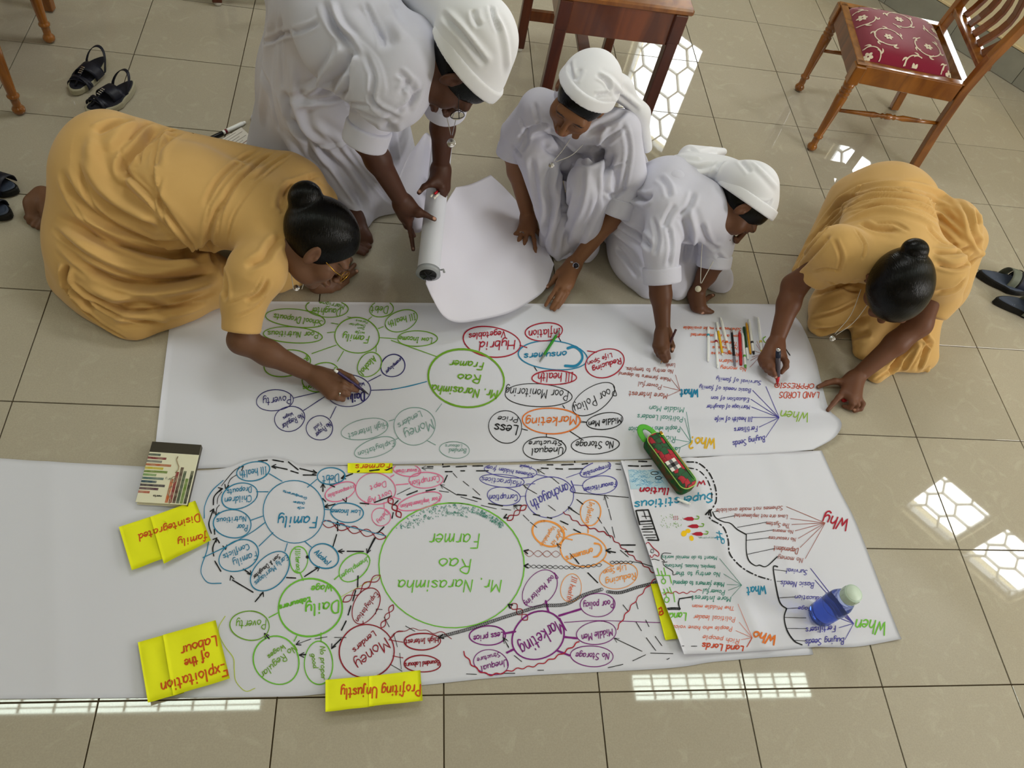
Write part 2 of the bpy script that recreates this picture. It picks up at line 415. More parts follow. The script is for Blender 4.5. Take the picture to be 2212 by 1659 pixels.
def hexgrille(mb, W, H, s, org, ux, th=.012, dep=.02):
    """honeycomb lattice in the rectangle W x H"""
    org = np.array(org,float); up = np.array([0,0,1.0]); nn = np.cross(ux, up)
    seen = set(); r = s
    for c in range(int(W/(1.5*r))+2):
        for q in range(int(H/(math.sqrt(3)*r))+2):
            cx = c*1.5*r; cy = q*math.sqrt(3)*r+(c%2)*math.sqrt(3)*r/2
            for k in range(6):
                a0, a1 = PI/3*k, PI/3*(k+1)
                p = np.array([cx+r*math.cos(a0), cy+r*math.sin(a0)]); e = np.array([cx+r*math.cos(a1), cy+r*math.sin(a1)])
                key = tuple(sorted([tuple(np.round(p,3)),tuple(np.round(e,3))]))
                if key in seen: continue
                seen.add(key)
                if min(p[0],e[0]) < 0 or max(p[0],e[0]) > W or min(p[1],e[1]) < 0 or max(p[1],e[1]) > H: 
                    # clip
                    ok = True; pts = [p,e]
                    for ax,lim in ((0,W),(1,H)):
                        for i_ in (0,1):
                            for bound,sg in ((0,-1),(lim,1)):
                                if (pts[i_][ax]-bound)*sg > 0:
                                    o_ = pts[1-i_]
                                    if (o_[ax]-bound)*sg >= 0: ok = False; break
                                    t = (bound-o_[ax])/(pts[i_][ax]-o_[ax]); pts[i_] = o_+(pts[i_]-o_)*t
                            if not ok: break
                        if not ok: break
                    if not ok: continue
                    p,e = pts
                if np.linalg.norm(p-e) < .01: continue
                mb.beam(org+ux*p[0]+up*p[1], org+ux*e[0]+up*e[1], th, dep, up=nn)
wins = [(-1.45,-.89,.85,1.78),(.20,.66,.80,1.30),(2.14,2.58,2.40,2.95),(2.66,3.12,2.40,2.95)]
wall = MB(); TH = .16; R2 = np.stack([WD,WN,np.array([0,0,1.0])],1)
def wbox(s0,s1,z0,z1): wall.box(WP+WD*(s0+s1)/2+WN*TH/2+np.array([0,0,(z0+z1)/2]), (s1-s0,TH,z1-z0), R2)
s0 = -2.37; s_end = 3.75; cur = s0
for a,b,z0,z1 in wins:
    wbox(cur,a,0,ZC); wbox(a,b,0,z0); wbox(a,b,z1,ZC); cur = b
wbox(cur,s_end,0,ZC)
wo = wall.build('wall_northeast', m_wall); tag(wo, kind='structure')
for n,(a,b,z0,z1) in enumerate(wins):
    g = MB(); hexgrille(g, b-a, z1-z0, .115, WP+WD*a+WN*.07+np.array([0,0,z0]), WD)
    fr = MB(); o3 = WP+WN*.07
    for q in (a+.012,b-.012): fr.beam(o3+WD*q+np.array([0,0,z0]), o3+WD*q+np.array([0,0,z1]), .03,.05, up=WN)
    for q in (z0+.012,z1-.012): fr.beam(o3+WD*a+np.array([0,0,q]), o3+WD*b+np.array([0,0,q]), .03,.05, up=WN)
    f = fr.build('window_%d'%(n+1), m_grille); tag(f, kind='structure'); g.build('grille', m_grille, f)
sk = MB(); L0 = s0
bb = MB(); bb.box(WP+WD*(s0+s_end)/2-WN*.004+np.array([0,0,.075]), (s_end-s0,.008,.15), R2); bbo = bb.build('baseboard_northeast', mat('skirting_grout','6f6c60',.8)); tag(bbo, kind='structure')
m_sk = mat('grey_skirting_tile','8f8f84',.22,.5,noise=(9,'a09f92',.5))
sm = MB(); sm.box((0,0,0),(.397,.008,.146),bev=.001); sme = mesh('skirting_tile', sm.V, sm.F); sme.materials.append(m_sk)
ss = s0+.2
while ss < s_end-.2:
    o = bpy.data.objects.new('tile', sme); COL.objects.link(o); o.parent = bbo
    o.location = WP+WD*ss-WN*.012+np.array([0,0,.075]); o.rotation_euler = (0,0,math.atan2(WD[1],WD[0])); ss += .4
tr = MB(); tr.box(WP+WD*(s0+s_end)/2-WN*.009+np.array([0,0,.158]), (s_end-s0,.018,.014), R2, bev=.003); tag(tr.build('trim_northeast', mat('cream_ledge','d9c79c',.5)), kind='structure')
for nm,c,d in (('wall_north',(-.85,5.48,ZC/2),(5.3,.16,ZC)),('wall_west',(-3.58,1.2,ZC/2),(.16,8.6,ZC)),('wall_south',(1.05,-3.08,ZC/2),(9.3,.16,ZC)),('wall_east',(5.68,-1.12,ZC/2),(.16,3.8,ZC))):
    q = MB(); q.box(c,d); tag(q.build(nm, m_wall2), kind='structure')
q = MB(); q.box((1.05,1.2,ZC+.05),(9.6,9.0,.1)); tag(q.build('ceiling', m_ceil), kind='structure')
m_lamp = bpy.data.materials.new('lamp_glow'); m_lamp.use_nodes = True
bq = m_lamp.node_tree.nodes['Principled BSDF']; bq.inputs['Emission Color'].default_value = (.86,1,.90,1); bq.inputs['Emission Strength'].default_value = 16.0; bq.inputs['Base Color'].default_value = (.8,.8,.8,1)
def ceil_lamp(x0,x1,y,w,n):
    t = empty('ceiling_light',((x0+x1)/2,y,ZC),label='long louvred ceiling light '+('over the right of the room' if x0>0 else 'over the left of the room'),cat='ceiling light',group='louvred ceiling lights')
    cx = (x1-x0)/2; h = MB()
    h.box((0,0,-.006),(x1-x0+.06,w+.04,.012)); h.build('housing', mat('lamp_housing','e8e8e6',.5), t)
    h = MB(); h.box((0,0,-.016),(x1-x0,w,.006)); h.build('lit_panel', m_lamp, t)
    for k in range(1,n):
        h = MB(); h.box((-cx+(x1-x0)*k/n,0,-.028),(.012,w,.018)); h.build('louvre', m_grille, t)
    h = MB()
    for s in (-1,0,1): h.box((0,s*w*.33,-.028),(x1-x0,.006,.018))
    h.build('frame', m_grille, t)
q = empty('ceiling_light',(1.0,2.55,ZC),label='flat square-edged housing added for the key light above the group of women',cat='ceiling light'); _m = MB(); _m.box((0,0,-.02),(1.2,.55,.04),bev=.005); _m.build('housing', mat('lamp_housing','e8e8e6',.5), q); del _m  # made-up housing around the added overhead key light
ceil_lamp(-1.55,-.02,.690,.15,8); ceil_lamp(2.36,3.60,.700,.15,10)

# ================================================================ papers
m_paper = mat('white_chart_paper','d8dae5',.7,.25,bump=(55,.05))
m_paper2 = mat('lilac_white_chart_paper','dfdde9',.72,.25,bump=(60,.05))
def curve3(P, n):
    P = [at(p[0],p[1],p[2] if len(p) > 2 else .0022) for p in P]
    C = catmull(P, 24); d = np.r_[0,np.cumsum(np.linalg.norm(np.diff(C,axis=0),axis=1))]; s = np.linspace(0,d[-1],n)
    return np.stack([np.interp(s,d,C[:,k]) for k in range(3)],1)
def coons(top, bot, left, right, nu, nv, zf=None, zmin=.0022):
    """patch from four border curves given as photograph pixels with heights"""
    c0 = curve3(top,nu); c1 = curve3(bot,nu); d0 = curve3(left,nv); d1 = curve3(right,nv)
    u = np.linspace(0,1,nu)[:,None,None]; v = np.linspace(0,1,nv)[None,:,None]
    S = (1-v)*c0[:,None]+v*c1[:,None]+(1-u)*d0[None]+u*d1[None]-((1-u)*(1-v)*c0[0]+u*(1-v)*c0[-1]+(1-u)*v*c1[0]+u*v*c1[-1])
    if zf is not None: S[:,:,2] += zf(u[:,:,0]+0*v[:,:,0], v[:,:,0]+0*u[:,:,0])
    S[:,:,2] = zmin+np.logaddexp(0,(S[:,:,2]-zmin)/.002)*.002-.0011
    return S
def patch_obj(name, S, m, parent=None, th=.0006):
    nu,nv = S.shape[:2]; V = S.reshape(-1,3); I = np.arange(nu*nv).reshape(nu,nv)
    Q = np.stack([I[:-1,:-1],I[:-1,1:],I[1:,1:],I[1:,:-1]],-1).reshape(-1,4)
    N = vnorm(V,Q)
    if N[:,2].mean() < 0: Q = Q[:,::-1]; N = -N
    bot = V-N*th; n = len(V); Q2 = Q[:,::-1]+n
    B = np.r_[I[0,:],I[1:,-1],I[-1,:-1][::-1],I[1:-1,0][::-1]]; Bn = np.roll(B,-1)
    Q3 = np.stack([B,Bn,Bn+n,B+n],1)
    me = meshq(name, np.r_[V,bot], np.r_[Q,Q2,Q3]); return link(name, me, m, parent), V, Q
def surf(V, Q): return BVHTree.FromPolygons(V.tolist(), Q.tolist())
rip = lambda a,b,c: (lambda u,v: a*(np.sin(b*u*6.28+1.3)*np.sin(c*v*6.28+.6)+1))
oA, VA, QA = patch_obj('chart_paper', coons([(372,652,.004),(560,651),(1000,655),(1400,657),(1560,656),(1680,657,.004)],
    [(330,1017),(500,1010),(900,1002),(1340,993),(1560,984,.006),(1690,977,.014),(1757,971,.016)],
    [(372,652,.004),(362,740),(345,880),(330,1017)],
    [(1680,657,.004),(1725,693),(1757,761),(1774,825),(1791,883,.006),(1815,906,.022),(1817,925,.032),(1799,948,.026),(1757,971,.016)],110,40,
    lambda u,v: .0012*(np.sin(u*21+v*3)+1)*np.sin(v*3.1)+.004*np.exp(-((u-.55)/.03)**2)*v**4), m_paper)
tag(oA, 'white chart sheet the women are writing on, with the smaller green circle', 'paper sheet', 'large paper sheets on the floor')
oB, VB, QB = patch_obj('chart_paper', coons([(-70,986),(0,990),(120,998),(313,1008),(420,1016,.004),(490,1010,.007),(530,996,.009),(570,989,.010),(600,988,.010),(630,994,.009),(665,1005,.004),(870,1006),(1100,1004),(1340,997),(1500,992),(1640,987)],
    [(-70,1512),(0,1510),(209,1508),(597,1505),(696,1499),(912,1480),(1112,1461),(1435,1444),(1540,1430),(1650,1421),(1757,1414)],
    [(-70,986),(-70,1250),(-70,1512)],[(1640,987),(1700,1200),(1757,1414)],150,44,
    lambda u,v: .0010*(np.sin(u*31+v*2)+1)*np.sin(v*3.1)+.003*np.exp(-((u-.09)/.012)**2)), m_paper)
tag(oB, 'long white chart sheet along the bottom with the biggest green circle', 'paper sheet', 'large paper sheets on the floor')
oC, VC, QC = patch_obj('chart_paper', coons([(1341,994,.012),(1400,993,.010),(1500,989,.007),(1600,981,.006),(1700,976,.006),(1775,973,.004)],
    [(1478,1413,.022),(1560,1410,.012),(1660,1405,.008),(1760,1398,.006),(1850,1397,.004),(1948,1380,.010)],
    [(1341,994,.012),(1357,1045,.016),(1372,1110,.018),(1400,1190,.02),(1430,1285,.022),(1455,1350,.024),(1478,1413,.022)],
    [(1775,973,.004),(1812,1055),(1850,1130),(1900,1260),(1925,1325),(1948,1380,.010)],60,50,
    lambda u,v: .007*np.exp(-((u-.32-.04*v)/.035)**2)+.005*np.exp(-((u-.62+.02*v)/.03)**2)*v+.003*np.exp(-((u-.75)/.05)**2)*(1-v)), m_paper)
tag(oC, 'folded-over white chart sheet at right with the red word Why', 'paper sheet', 'large paper sheets on the floor')
# yellow notes
m_yel = mat('fluorescent_yellow_paper','eef21c',.6,.25,bump=(40,.15))
def note(pieces, label, z0, lift):
    t = empty('yellow_note', at(*pieces[0][0], 0)); tag(t,label,'paper note','yellow paper notes'); out = []
    for i,P in enumerate(pieces):
        c = [at(x,y,z0+i*.0012+lift[j]) for j,(x,y) in enumerate(P)]   # corners in order TL TR BR BL
        u = np.linspace(0,1,14)[:,None,None]; v = np.linspace(0,1,10)[None,:,None]
        S = (1-u)*(1-v)*c[0]+u*(1-v)*c[1]+u*v*c[2]+(1-u)*v*c[3]; S[:,:,2] += .002*np.sin(u[:,:,0]*9+i*2)*np.sin(v[:,:,0]*4)+.002
        o, V, Q = patch_obj('paper_piece', S-np.array(t.location), m_yel, t); out.append((V+np.array(t.location),Q))
    n = 0; Vs, Qs = [], []
    for V,Q in out: Vs.append(V); Qs.append(Q+n); n += len(V)
    return t, surf(np.concatenate(Vs), np.concatenate(Qs))
n1, s1 = note([[(257,1139),(352,1108),(385,1196),(285,1232)],[(325,1117),(422,1082),(456,1168),(354,1218)]], 'yellow note reading Disintegrated family, beside the small notebook', .006, (.004,.004,.006,.012))
n2, s2 = note([[(298,1388),(372,1367),(398,1497),(320,1518)],[(352,1372),(466,1340),(497,1466),(374,1503)]], 'yellow note reading Exploitation of the labour, at the lower left', .006, (.004,.004,.006,.010))
n3, s3 = note([[(703,1469),(805,1460),(808,1526),(703,1538)],[(797,1461),(908,1448),(913,1514),(797,1526)]], 'yellow note reading Profiting unjustly, overhanging the bottom edge of the paper', .007, (.002,.002,.022,.022))
n4, s4 = note([[(751,1001),(848,1001),(848,1022),(751,1022)]], 'yellow note peeping out from under the upper sheet of paper', .0032, (0,0,0,0))
n5, s5 = note([[(1405,1262),(1455,1258),(1464,1380),(1437,1383)]], 'yellow note sticking out from under the folded sheet at right', .0065, (0,0,0,0))
SF = {'A':surf(VA,QA), 'B':surf(VB,QB), 'C':surf(VC,QC), '1':s1,'2':s2,'3':s3,'4':s4,'5':s5}
OW = {'A':oA,'B':oB,'C':oC,'1':n1,'2':n2,'3':n3,'4':n4,'5':n5}
# ================================================================ handwriting: single strokes laid on the papers as ink ribbons
GL = {'a':(5,'47 28 06 04 23 45 48 44 53'),'b':(4.6,'0c 03|05 28 47 44 33 13 04'),'c':(4,'47 28 06 04 23 44'),'d':(5,'47 28 06 04 23 45|4c 44 53'),'e':(4.4,'06 46 47 28 06 04 23 44'),
'f':(3.6,'4b 3c 2a 21 10|08 38'),'g':(5,'47 28 06 04 23 45|48 42 20 01'),'h':(5,'0c 03|05 28 47 43'),'i':(2.4,'18 13|1a 1b'),'j':(3,'28 21 10 01|2a 2b'),'k':(4.6,'0c 03|48 05 43'),'l':(2.3,'1c 14 23'),
'm':(7,'08 03|05 28 37 33|35 58 67 63'),'n':(5,'08 03|05 28 47 43'),'o':(4.8,'28 06 04 23 44 46 28'),'p':(5,'08 00|06 28 47 45 23 04'),'q':(5,'47 28 06 04 23 45|48 40'),'r':(3.8,'08 03|05 18 38'),
's':(4.3,'47 28 07 25 44 23 04'),'t':(4,'2b 24 33 43|08 48'),'u':(5,'08 04 23 45|48 44 53'),'v':(4.6,'08 23 48'),'w':(6.4,'08 13 37 53 68'),'x':(4.5,'08 43|48 03'),'y':(5,'08 04 23 45|48 42 20 01'),'z':(4.5,'08 48 03 43'),
'A':(6.6,'03 3c 63|16 56'),'B':(5.6,'0c 03|0c 3c 4a 28 08|28 56 44 03'),'C':(5.6,'5b 3c 0a 06 14 33 54'),'D':(6,'0c 03 33 55 59 3c 0c'),'E':(5.4,'5c 0c 03 53|08 38'),'F':(5.2,'5c 0c 03|08 38'),'G':(6,'5b 3c 0a 05 23 44 57 37'),
'H':(6.6,'0c 03|6c 63|08 68'),'I':(3,'1c 13|0c 2c|03 23'),'K':(5.6,'0c 03|5c 07 53'),'L':(4.8,'0c 03 43'),'M':(7,'03 0c 36 6c 63'),'N':(6,'03 0c 53 5c'),'O':(7,'3c 0a 05 33 65 6a 3c'),'P':(5.6,'03 0c 3c 5a 38 08'),
'R':(6,'03 0c 3c 5a 38 08|28 53'),'S':(5.6,'5b 3c 0a 38 56 33 04'),'T':(6,'0c 6c|3c 33'),'U':(6.2,'0c 05 23 43 55 5c'),'V':(6,'0c 33 6c'),'W':(8.6,'0c 23 49 63 8c'),'Y':(6,'0c 37 6c|37 33'),'.':(2,'13 12'),',':(2,'14 02'),'&':(6,'54 1a 2c 3a 05 13 36'),' ':(3,''),'?':(4,'0b 2c 4a 27 25|23 22')}
SHARP = set('AEFHIKLMNTVWYvwxzk')
CO = {'green':'6fa51f','navy':'2e2a6e','teal':'6d9a90','red':'a81430','blue':'1d7fa8','black':'101014','orange':'dd7327','brown':'a05a50','gold':'d8ab18','lime':'93bb45','orange2':'dd6a42','maroon':'8f1228','pink':'e3719b','indigo':'4a46a0',
'grass':'6fbe35','or3':'f09a45','plum':'7c1c7c','tealdark':'3c8c7c','sky':'6fb0d8','skyl':'b9d6e6','ygreen':'bccf3c','rust':'c2482c','gold2':'f0c313','skyb':'2a8cb0','noteink':'cf5210'}
INK = {}; NID = 0
class Pen:
    def __init__(s, sheet, x0, y0, sc): s.k = sheet; s.x0 = x0; s.y0 = y0; s.sc = sc; s.o = Vector(CP); s.cur = ('drawn_line',0)
    def ribbon(s, P, w, col, fac=1):
        """P in zoomed pixels; w in zoomed pixels"""
        P = np.array(P,float)/s.sc+np.array([s.x0,s.y0]); w = w/s.sc
        if len(P) < 2: return
        d = np.gradient(P, axis=0); d /= np.linalg.norm(d,axis=1,keepdims=True)+1e-9; n = np.stack([-d[:,1],d[:,0]],1)
        t = np.linspace(0,1,len(P)); ww = w*.5*(1+.12*np.sin(t*9+P[0,0]))[:,None]
        L, Rr = P+n*ww, P-n*ww; P0 = P[0]-d[0]*w*.4; P1 = P[-1]+d[-1]*w*.4
        V = []; bv = SF[s.k]; off = .0007+.00003*(len(CO)-list(CO).index(col))
        def hit(p):
            r = Vector(ray(*p)).normalized(); h = bv.ray_cast(s.o, r)[0]
            return None if h is None else (h.x, h.y, h.z+off)
        key = (s.k, col, s.cur); st = INK.setdefault(key, ([],[]))
        hl = [hit(p) for p in L]; hr = [hit(p) for p in Rr]; a = hit(P0); b = hit(P1)
        base = len(st[0]); idx = []
        for l,r in zip(hl,hr):
            if l is None or r is None: idx.append(None); continue
            idx.append((len(st[0]), len(st[0])+1)); st[0].extend([l,r])
        for p,q in zip(idx[:-1],idx[1:]):
            if p and q: st[1].append((p[0],p[1],q[1],q[0]))
        if a and idx[0]: st[0].append(a); st[1].append((len(st[0])-1, idx[0][1], idx[0][0]))
        if b and idx[-1]: st[0].append(b); st[1].append((len(st[0])-1, idx[-1][0], idx[-1][1]))
    def ln(s, col, w, *pts):
        """each item a flat tuple of coordinates"""
        for q in pts:
            P = [(q[i],q[i+1]) for i in range(0,len(q),2)]
            if len(P) > 2: P = catmull(P,6)
            else: P = [np.array(P[0])+(np.array(P[1])-np.array(P[0]))*t for t in np.linspace(0,1,5)]
            s.ribbon(P, w, col)
    def arrow(s, col, w, x, y, dx, dy, L=40):
        d = np.array([dx,dy],float); d /= np.linalg.norm(d); n = np.array([-d[1],d[0]]); p = np.array([x,y])
        for q in (1,-1): s.ribbon([p, p-d*L*.5+n*q*L*.25, p-d*L+n*q*L*.5], w, col)
    def fan(s, col, w, x, y, ends):
        for e in ends: s.ribbon([np.array([x,y])+(np.array(e)-np.array([x,y]))*t for t in np.linspace(0,1,6)], w, col)
    def el(s, col, w, cx, cy, rx, ry, rot=0, sp=.03):
        global NID; NID += 1; s.cur = ('drawn_oval',NID)
        a = math.radians(rot); ph = random.uniform(0,6.28); P = []
        for k in range(45):
            t = ph+2*PI*k/42; g = 1+sp*math.sin(2*t+ph*3)*.8+sp*.6*math.sin(3*t+ph); x = rx*g*math.cos(t); y = ry*g*math.sin(t)
            P.append((cx+x*math.cos(a)-y*math.sin(a), cy+x*math.sin(a)+y*math.cos(a)))
        s.ribbon(P, w, col); s.cur = ('drawn_line',0)
    def fill(s, col, P):
        bv = SF[s.k]; V = []
        for p in P:
            q = (p[0]/s.sc+s.x0, p[1]/s.sc+s.y0); h = bv.ray_cast(s.o, Vector(ray(*q)).normalized())[0]
            if h is None: return
            V.append((h.x,h.y,h.z+.0006+.00003*(len(CO)-list(CO).index(col))))
        st = INK.setdefault((s.k,col,s.cur),([],[])); n = len(st[0]); st[0].extend(V); st[1].append(tuple(range(n,n+len(V))))
    def blob(s, col, cx, cy, rx, ry, rot=0):
        a = math.radians(rot); s.fill(col, [(cx+rx*math.cos(t)*math.cos(a)-ry*math.sin(t)*math.sin(a), cy+rx*math.cos(t)*math.sin(a)+ry*math.sin(t)*math.cos(a)) for t in np.linspace(0,2*PI,13)[:-1]])
    def braid(s, col, w, x0, y0, x1, y1, amp, n):
        a = np.array([x0,y0],float); b = np.array([x1,y1],float); d = b-a; u = np.array([-d[1],d[0]])/np.linalg.norm(d)
        for q in (1,-1): s.ribbon([a+d*t+u*q*amp*math.sin(PI*n*t) for t in np.linspace(0,1,n*9)], w, col)
    def chain(s, col, w, r, pts, step):
        C = catmull(pts,30); d = np.r_[0,np.cumsum(np.linalg.norm(np.diff(C,axis=0),axis=1))]
        for q in np.arange(0,d[-1],step):
            x = np.interp(q,d,C[:,0]); y = np.interp(q,d,C[:,1]); s.ribbon([(x+r*math.cos(t),y+r*.9*math.sin(t)) for t in np.linspace(0,6.6,9)], w, col)
    def wavy(s, col, w, amp, lam, pts):
        C = catmull(pts,30); d = np.r_[0,np.cumsum(np.linalg.norm(np.diff(C,axis=0),axis=1))]; out = []
        g = np.gradient(C,axis=0); g /= np.linalg.norm(g,axis=1,keepdims=True)
        for q in np.arange(0,d[-1],lam/6):
            x = [np.interp(q,d,C[:,k]) for k in (0,1)]; n = [np.interp(q,d,-g[:,1]),np.interp(q,d,g[:,0])]; a = amp*math.sin(q/lam*6.28)
            out.append((x[0]+n[0]*a, x[1]+n[1]*a))
        s.ribbon(out, w, col)
    def dash(s, col, w, on, off, pts):
        C = catmull(pts,30); d = np.r_[0,np.cumsum(np.linalg.norm(np.diff(C,axis=0),axis=1))]; q = 0; k = 0
        while q < d[-1]:
            L = on*(1 if k%2 == 0 else .25); e = min(q+L,d[-1])
            s.ribbon([[np.interp(t,d,C[:,j]) for j in (0,1)] for t in np.linspace(q,e,6)], w, col); q = e+off; k += 1
    def tx(s, col, w, txt, x0, y0, x1, y1, h, sl=.16):
        global NID; NID += 1; s.cur = ('written_word',NID)
        d = np.array([x1-x0,y1-y0],float); Ln = np.linalg.norm(d); d /= Ln; up = np.array([d[1],-d[0]]); u = h/9.0
        tot = sum(GL[c][0]+1.2 for c in txt)-1.2; sx = Ln/tot; cx = 0; p0 = np.array([x0,y0],float)
        for c in txt:
            wd, g = GL[c]; jy = random.uniform(-.35,.35)
            if g:
                for st in g.split('|'):
                    P = np.array([(int(q[0]),int(q[1],16)-3) for q in st.split()], float)
                    if c not in SHARP and len(P) > 2: P = catmull(P,4)
                    elif len(P) > 1: P = np.concatenate([P[i]+(P[i+1]-P[i])*np.linspace(0,1,4,endpoint=False)[:,None] for i in range(len(P)-1)]+[P[-1:]])
                    X = (cx+P[:,0]+sl*P[:,1])*sx; Y = (P[:,1]+jy)*u
                    s.ribbon(p0+d*X[:,None]+up*Y[:,None], w, col)
            cx += wd+1.2
        s.cur = ('drawn_line',0)
p = Pen('A',500,600,4.148)
G='green'; p.el(G,8,858,277,195,76,4); p.tx(G,7,'Daughter',980,285,715,268,62); p.tx(G,6,'Marriage',1015,248,795,205,42)
p.el(G,8,575,365,275,78,6); p.tx(G,7,'School Dropouts',820,388,385,325,55); p.el(G,8,550,515,262,72,3); p.tx(G,7,'Poor Nutritious',780,490,330,478,55)
p.el(G,9,1125,520,200,158); p.tx(G,8,'Family',1235,525,1000,505,65); p.tx(G,5,'wife',1195,490,1115,478,28); p.tx(G,4,'Son',1195,450,1130,445,20); p.tx(G,4,'Daughter',1200,425,1055,408,20); p.tx(G,4,'Parent',1225,395,1120,375,20)
p.el(G,8,1345,283,108,70,-10); p.tx(G,7,'Debt',1405,262,1255,262,60); p.el(G,8,1522,388,148,92,-18); p.tx(G,7,'Ill health',1640,320,1400,395,58)
p.el(G,8,1665,547,182,68); p.tx(G,7,'Low Income',1800,542,1505,525,50); p.el(G,8,1237,780,118,98,-50); p.tx(G,8,'Alcohol',1270,700,1145,840,55)
p.el(G,9,497,768,208,118,-8); p.tx(G,8,'&',680,690,640,730,40); p.el(G,9,800,893,172,122,-20); p.tx(G,7,'S',935,800,915,815,30); p.tx(G,8,'tions',765,955,640,975,40)
p.ln(G,7,(1040,352,1085,362),(895,408,955,418),(858,495,925,488),(720,682,940,605),(950,752,1005,658),(1297,608,1297,668),(1225,380,1258,352),(1315,458,1362,440),(1328,538,1480,550),(1430,562,1840,708))
V='navy'; p.el(V,9,1447,790,108,100,-35); p.tx(V,6,'unemployer',1520,715,1375,845,32); p.el(V,7,1040,1010,205,145,5); p.tx(V,12,'Daily',1190,1030,1040,1050,75); p.tx(V,6,'Wage',1190,935,1100,960,32)
p.ln(V,7,(1225,932,1340,872),(1248,1010,1440,1003),(555,1080,800,1022),(645,1192,835,1068),(885,1262,938,1155)); p.ln('blue',9,(1430,1004,1580,975,1750,932))
p.el(V,7,388,1100,162,96,-5); p.tx(V,7,'Poverty',530,1055,280,1085,72); p.el(V,7,522,1265,135,112,-8); p.tx(V,6,'No Regular',630,1215,445,1322,50); p.tx(V,5,'Wages',545,1205,460,1252,32)
p.el(V,7,790,1347,117,110,-20); p.tx(V,6,'No Proper',875,1295,745,1400,45); p.tx(V,5,'Food',795,1295,735,1345,35)
V='teal'; p.el(V,5,1640,1330,182,172); p.tx(V,6,'Money',1790,1270,1540,1385,92); p.tx(V,5,'Lenders',1690,1195,1485,1310,58); p.el(V,5,1197,1358,210,92,-12); p.tx(V,5,'High Interest',1390,1290,1045,1400,55)
p.el(V,5,1290,1523,188,82,-18); p.tx(V,5,'Exploytation',1455,1455,1130,1565,50); p.ln(V,5,(1410,1287,1458,1272),(1470,1452,1498,1438),(1755,1460,1830,1500),(1830,1205,1885,1130))
p = Pen('A',900,650,4.424)
p.el(G,18,470,742,368,272,8,.015); p.tx(G,13,'Mr. Narasimha',775,862,150,803,82); p.tx(G,13,'Rao',612,710,395,700,75); p.tx(G,12,'Framer',640,592,320,568,70)
p.el('teal',5,363,1425,145,78,3); p.tx('teal',5,'Bonded',475,1415,310,1415,42); p.tx('teal',4,'Labours',435,1375,275,1375,30)
V='red'; p.el(V,11,715,393,270,146,8); p.tx(V,11,'Hybrid',940,380,600,395,85); p.tx(V,9,'Vegetables',850,285,500,318,60); p.el(V,10,1217,297,183,84,-5); p.tx(V,9,'Inflation',1370,262,1070,290,78)
p.el('blue',11,1302,523,335,135,4); p.ln('blue',24,(1440,455,1510,440,1570,490,1580,560,1520,622,1415,622)); p.tx('blue',11,'onsumers',1430,485,1030,508,62)
p.el(V,10,1798,597,185,136,-15); p.tx(V,9,'Reducing',1945,545,1675,640,52); p.tx(V,7,'Life Span',1860,500,1630,590,40); p.el(V,11,1312,735,212,68); p.tx(V,9,'Ill health',1495,685,1160,695,85)
p.ln(V,9,(985,425,1055,448),(1630,480,1720,492))
V='black'; p.ln(V,8,(1355,345,1378,390),(1118,622,1150,672),(1395,1000,1415,1028),(1240,1272,1240,1302),(1465,1248,1575,1320),(1008,1225,1060,1238)); p.ln(V,5,(1565,1150,1620,1158),(1565,1163,1620,1163))
p.el(V,7,1160,903,328,107,3); p.tx(V,7,'Poor Monitoring',1450,860,850,830,88); p.el(V,7,1690,940,232,115,-35); p.tx(V,7,'Poor Policy',1880,815,1495,1010,88)
p.el('orange',13,1285,1147,276,123,3); p.tx('orange',11,'Marketing',1530,1100,1040,1125,85); p.el(V,7,848,1205,157,157); p.tx(V,11,'Less',970,1195,750,1175,92); p.tx(V,7,'Price',970,1110,780,1105,52)
p.el(V,8,1218,1412,210,107); p.tx(V,8,'Unequal',1400,1400,1100,1415,65); p.tx(V,7,'Structure',1390,1335,1075,1345,48); p.el(V,8,1705,1380,225,86,-3); p.tx(V,8,'No Storage',1880,1340,1525,1350,68)
p.el(V,8,1800,1150,175,78,-10); p.tx(V,8,'Middle Men',1955,1115,1640,1155,56)
p = Pen('A',1300,650,4.022); V='brown'
p.tx(V,4,'Lands',635,545,555,548,36); p.tx(V,5,'No entry to temples.',620,600,205,578,36); p.tx(V,5,'Make farmers to depend',600,672,150,618,32); p.tx(V,5,'Powerful',520,730,320,705,40); p.tx(V,6,'More Interest',570,808,240,788,46)
p.fan(V,4,680,780,[(640,645),(605,685),(535,745),(570,828)]); p.tx('blue',13,'What',840,770,685,772,68)
V='tealdark'; p.tx(V,5,'Middle Man',715,928,415,912,46); p.tx(V,5,'Political Leaders',705,1008,312,985,45); p.tx(V,5,'People who have voice',680,1090,235,1098,46); p.tx(V,5,'Rich',640,1178,535,1175,52); p.tx(V,5,'Land',680,1278,600,1265,46)
p.fan(V,4,775,1230,[(735,965),(720,1020),(685,1100),(640,1205),(660,1282)]); p.tx('gold',13,'Who?',990,1195,770,1190,92)
V='orange2'; p.tx(V,5,'Schemes are made available',1210,238,710,222,28); p.tx(V,5,'Laws are not implemented',1200,298,775,283,28); p.tx(V,5,'The System',1180,360,945,345,28); p.tx(V,5,'No means',1180,400,960,395,26); p.tx(V,5,'Resources',1190,450,950,445,28); p.tx(V,5,'modern',1180,515,1020,508,35); p.tx(V,5,'No money',1255,580,1030,568,36)
p.fan('brown',3,1395,460,[(1285,578),(1290,520),(1300,490),(1310,430),(1340,380),(1345,350)]); p.ln(G,8,(1422,312,1400,330,1412,358,1440,372,1442,398,1415,410)); p.ln('black',7,(1580,462,1598,420),(1598,420,1635,475))
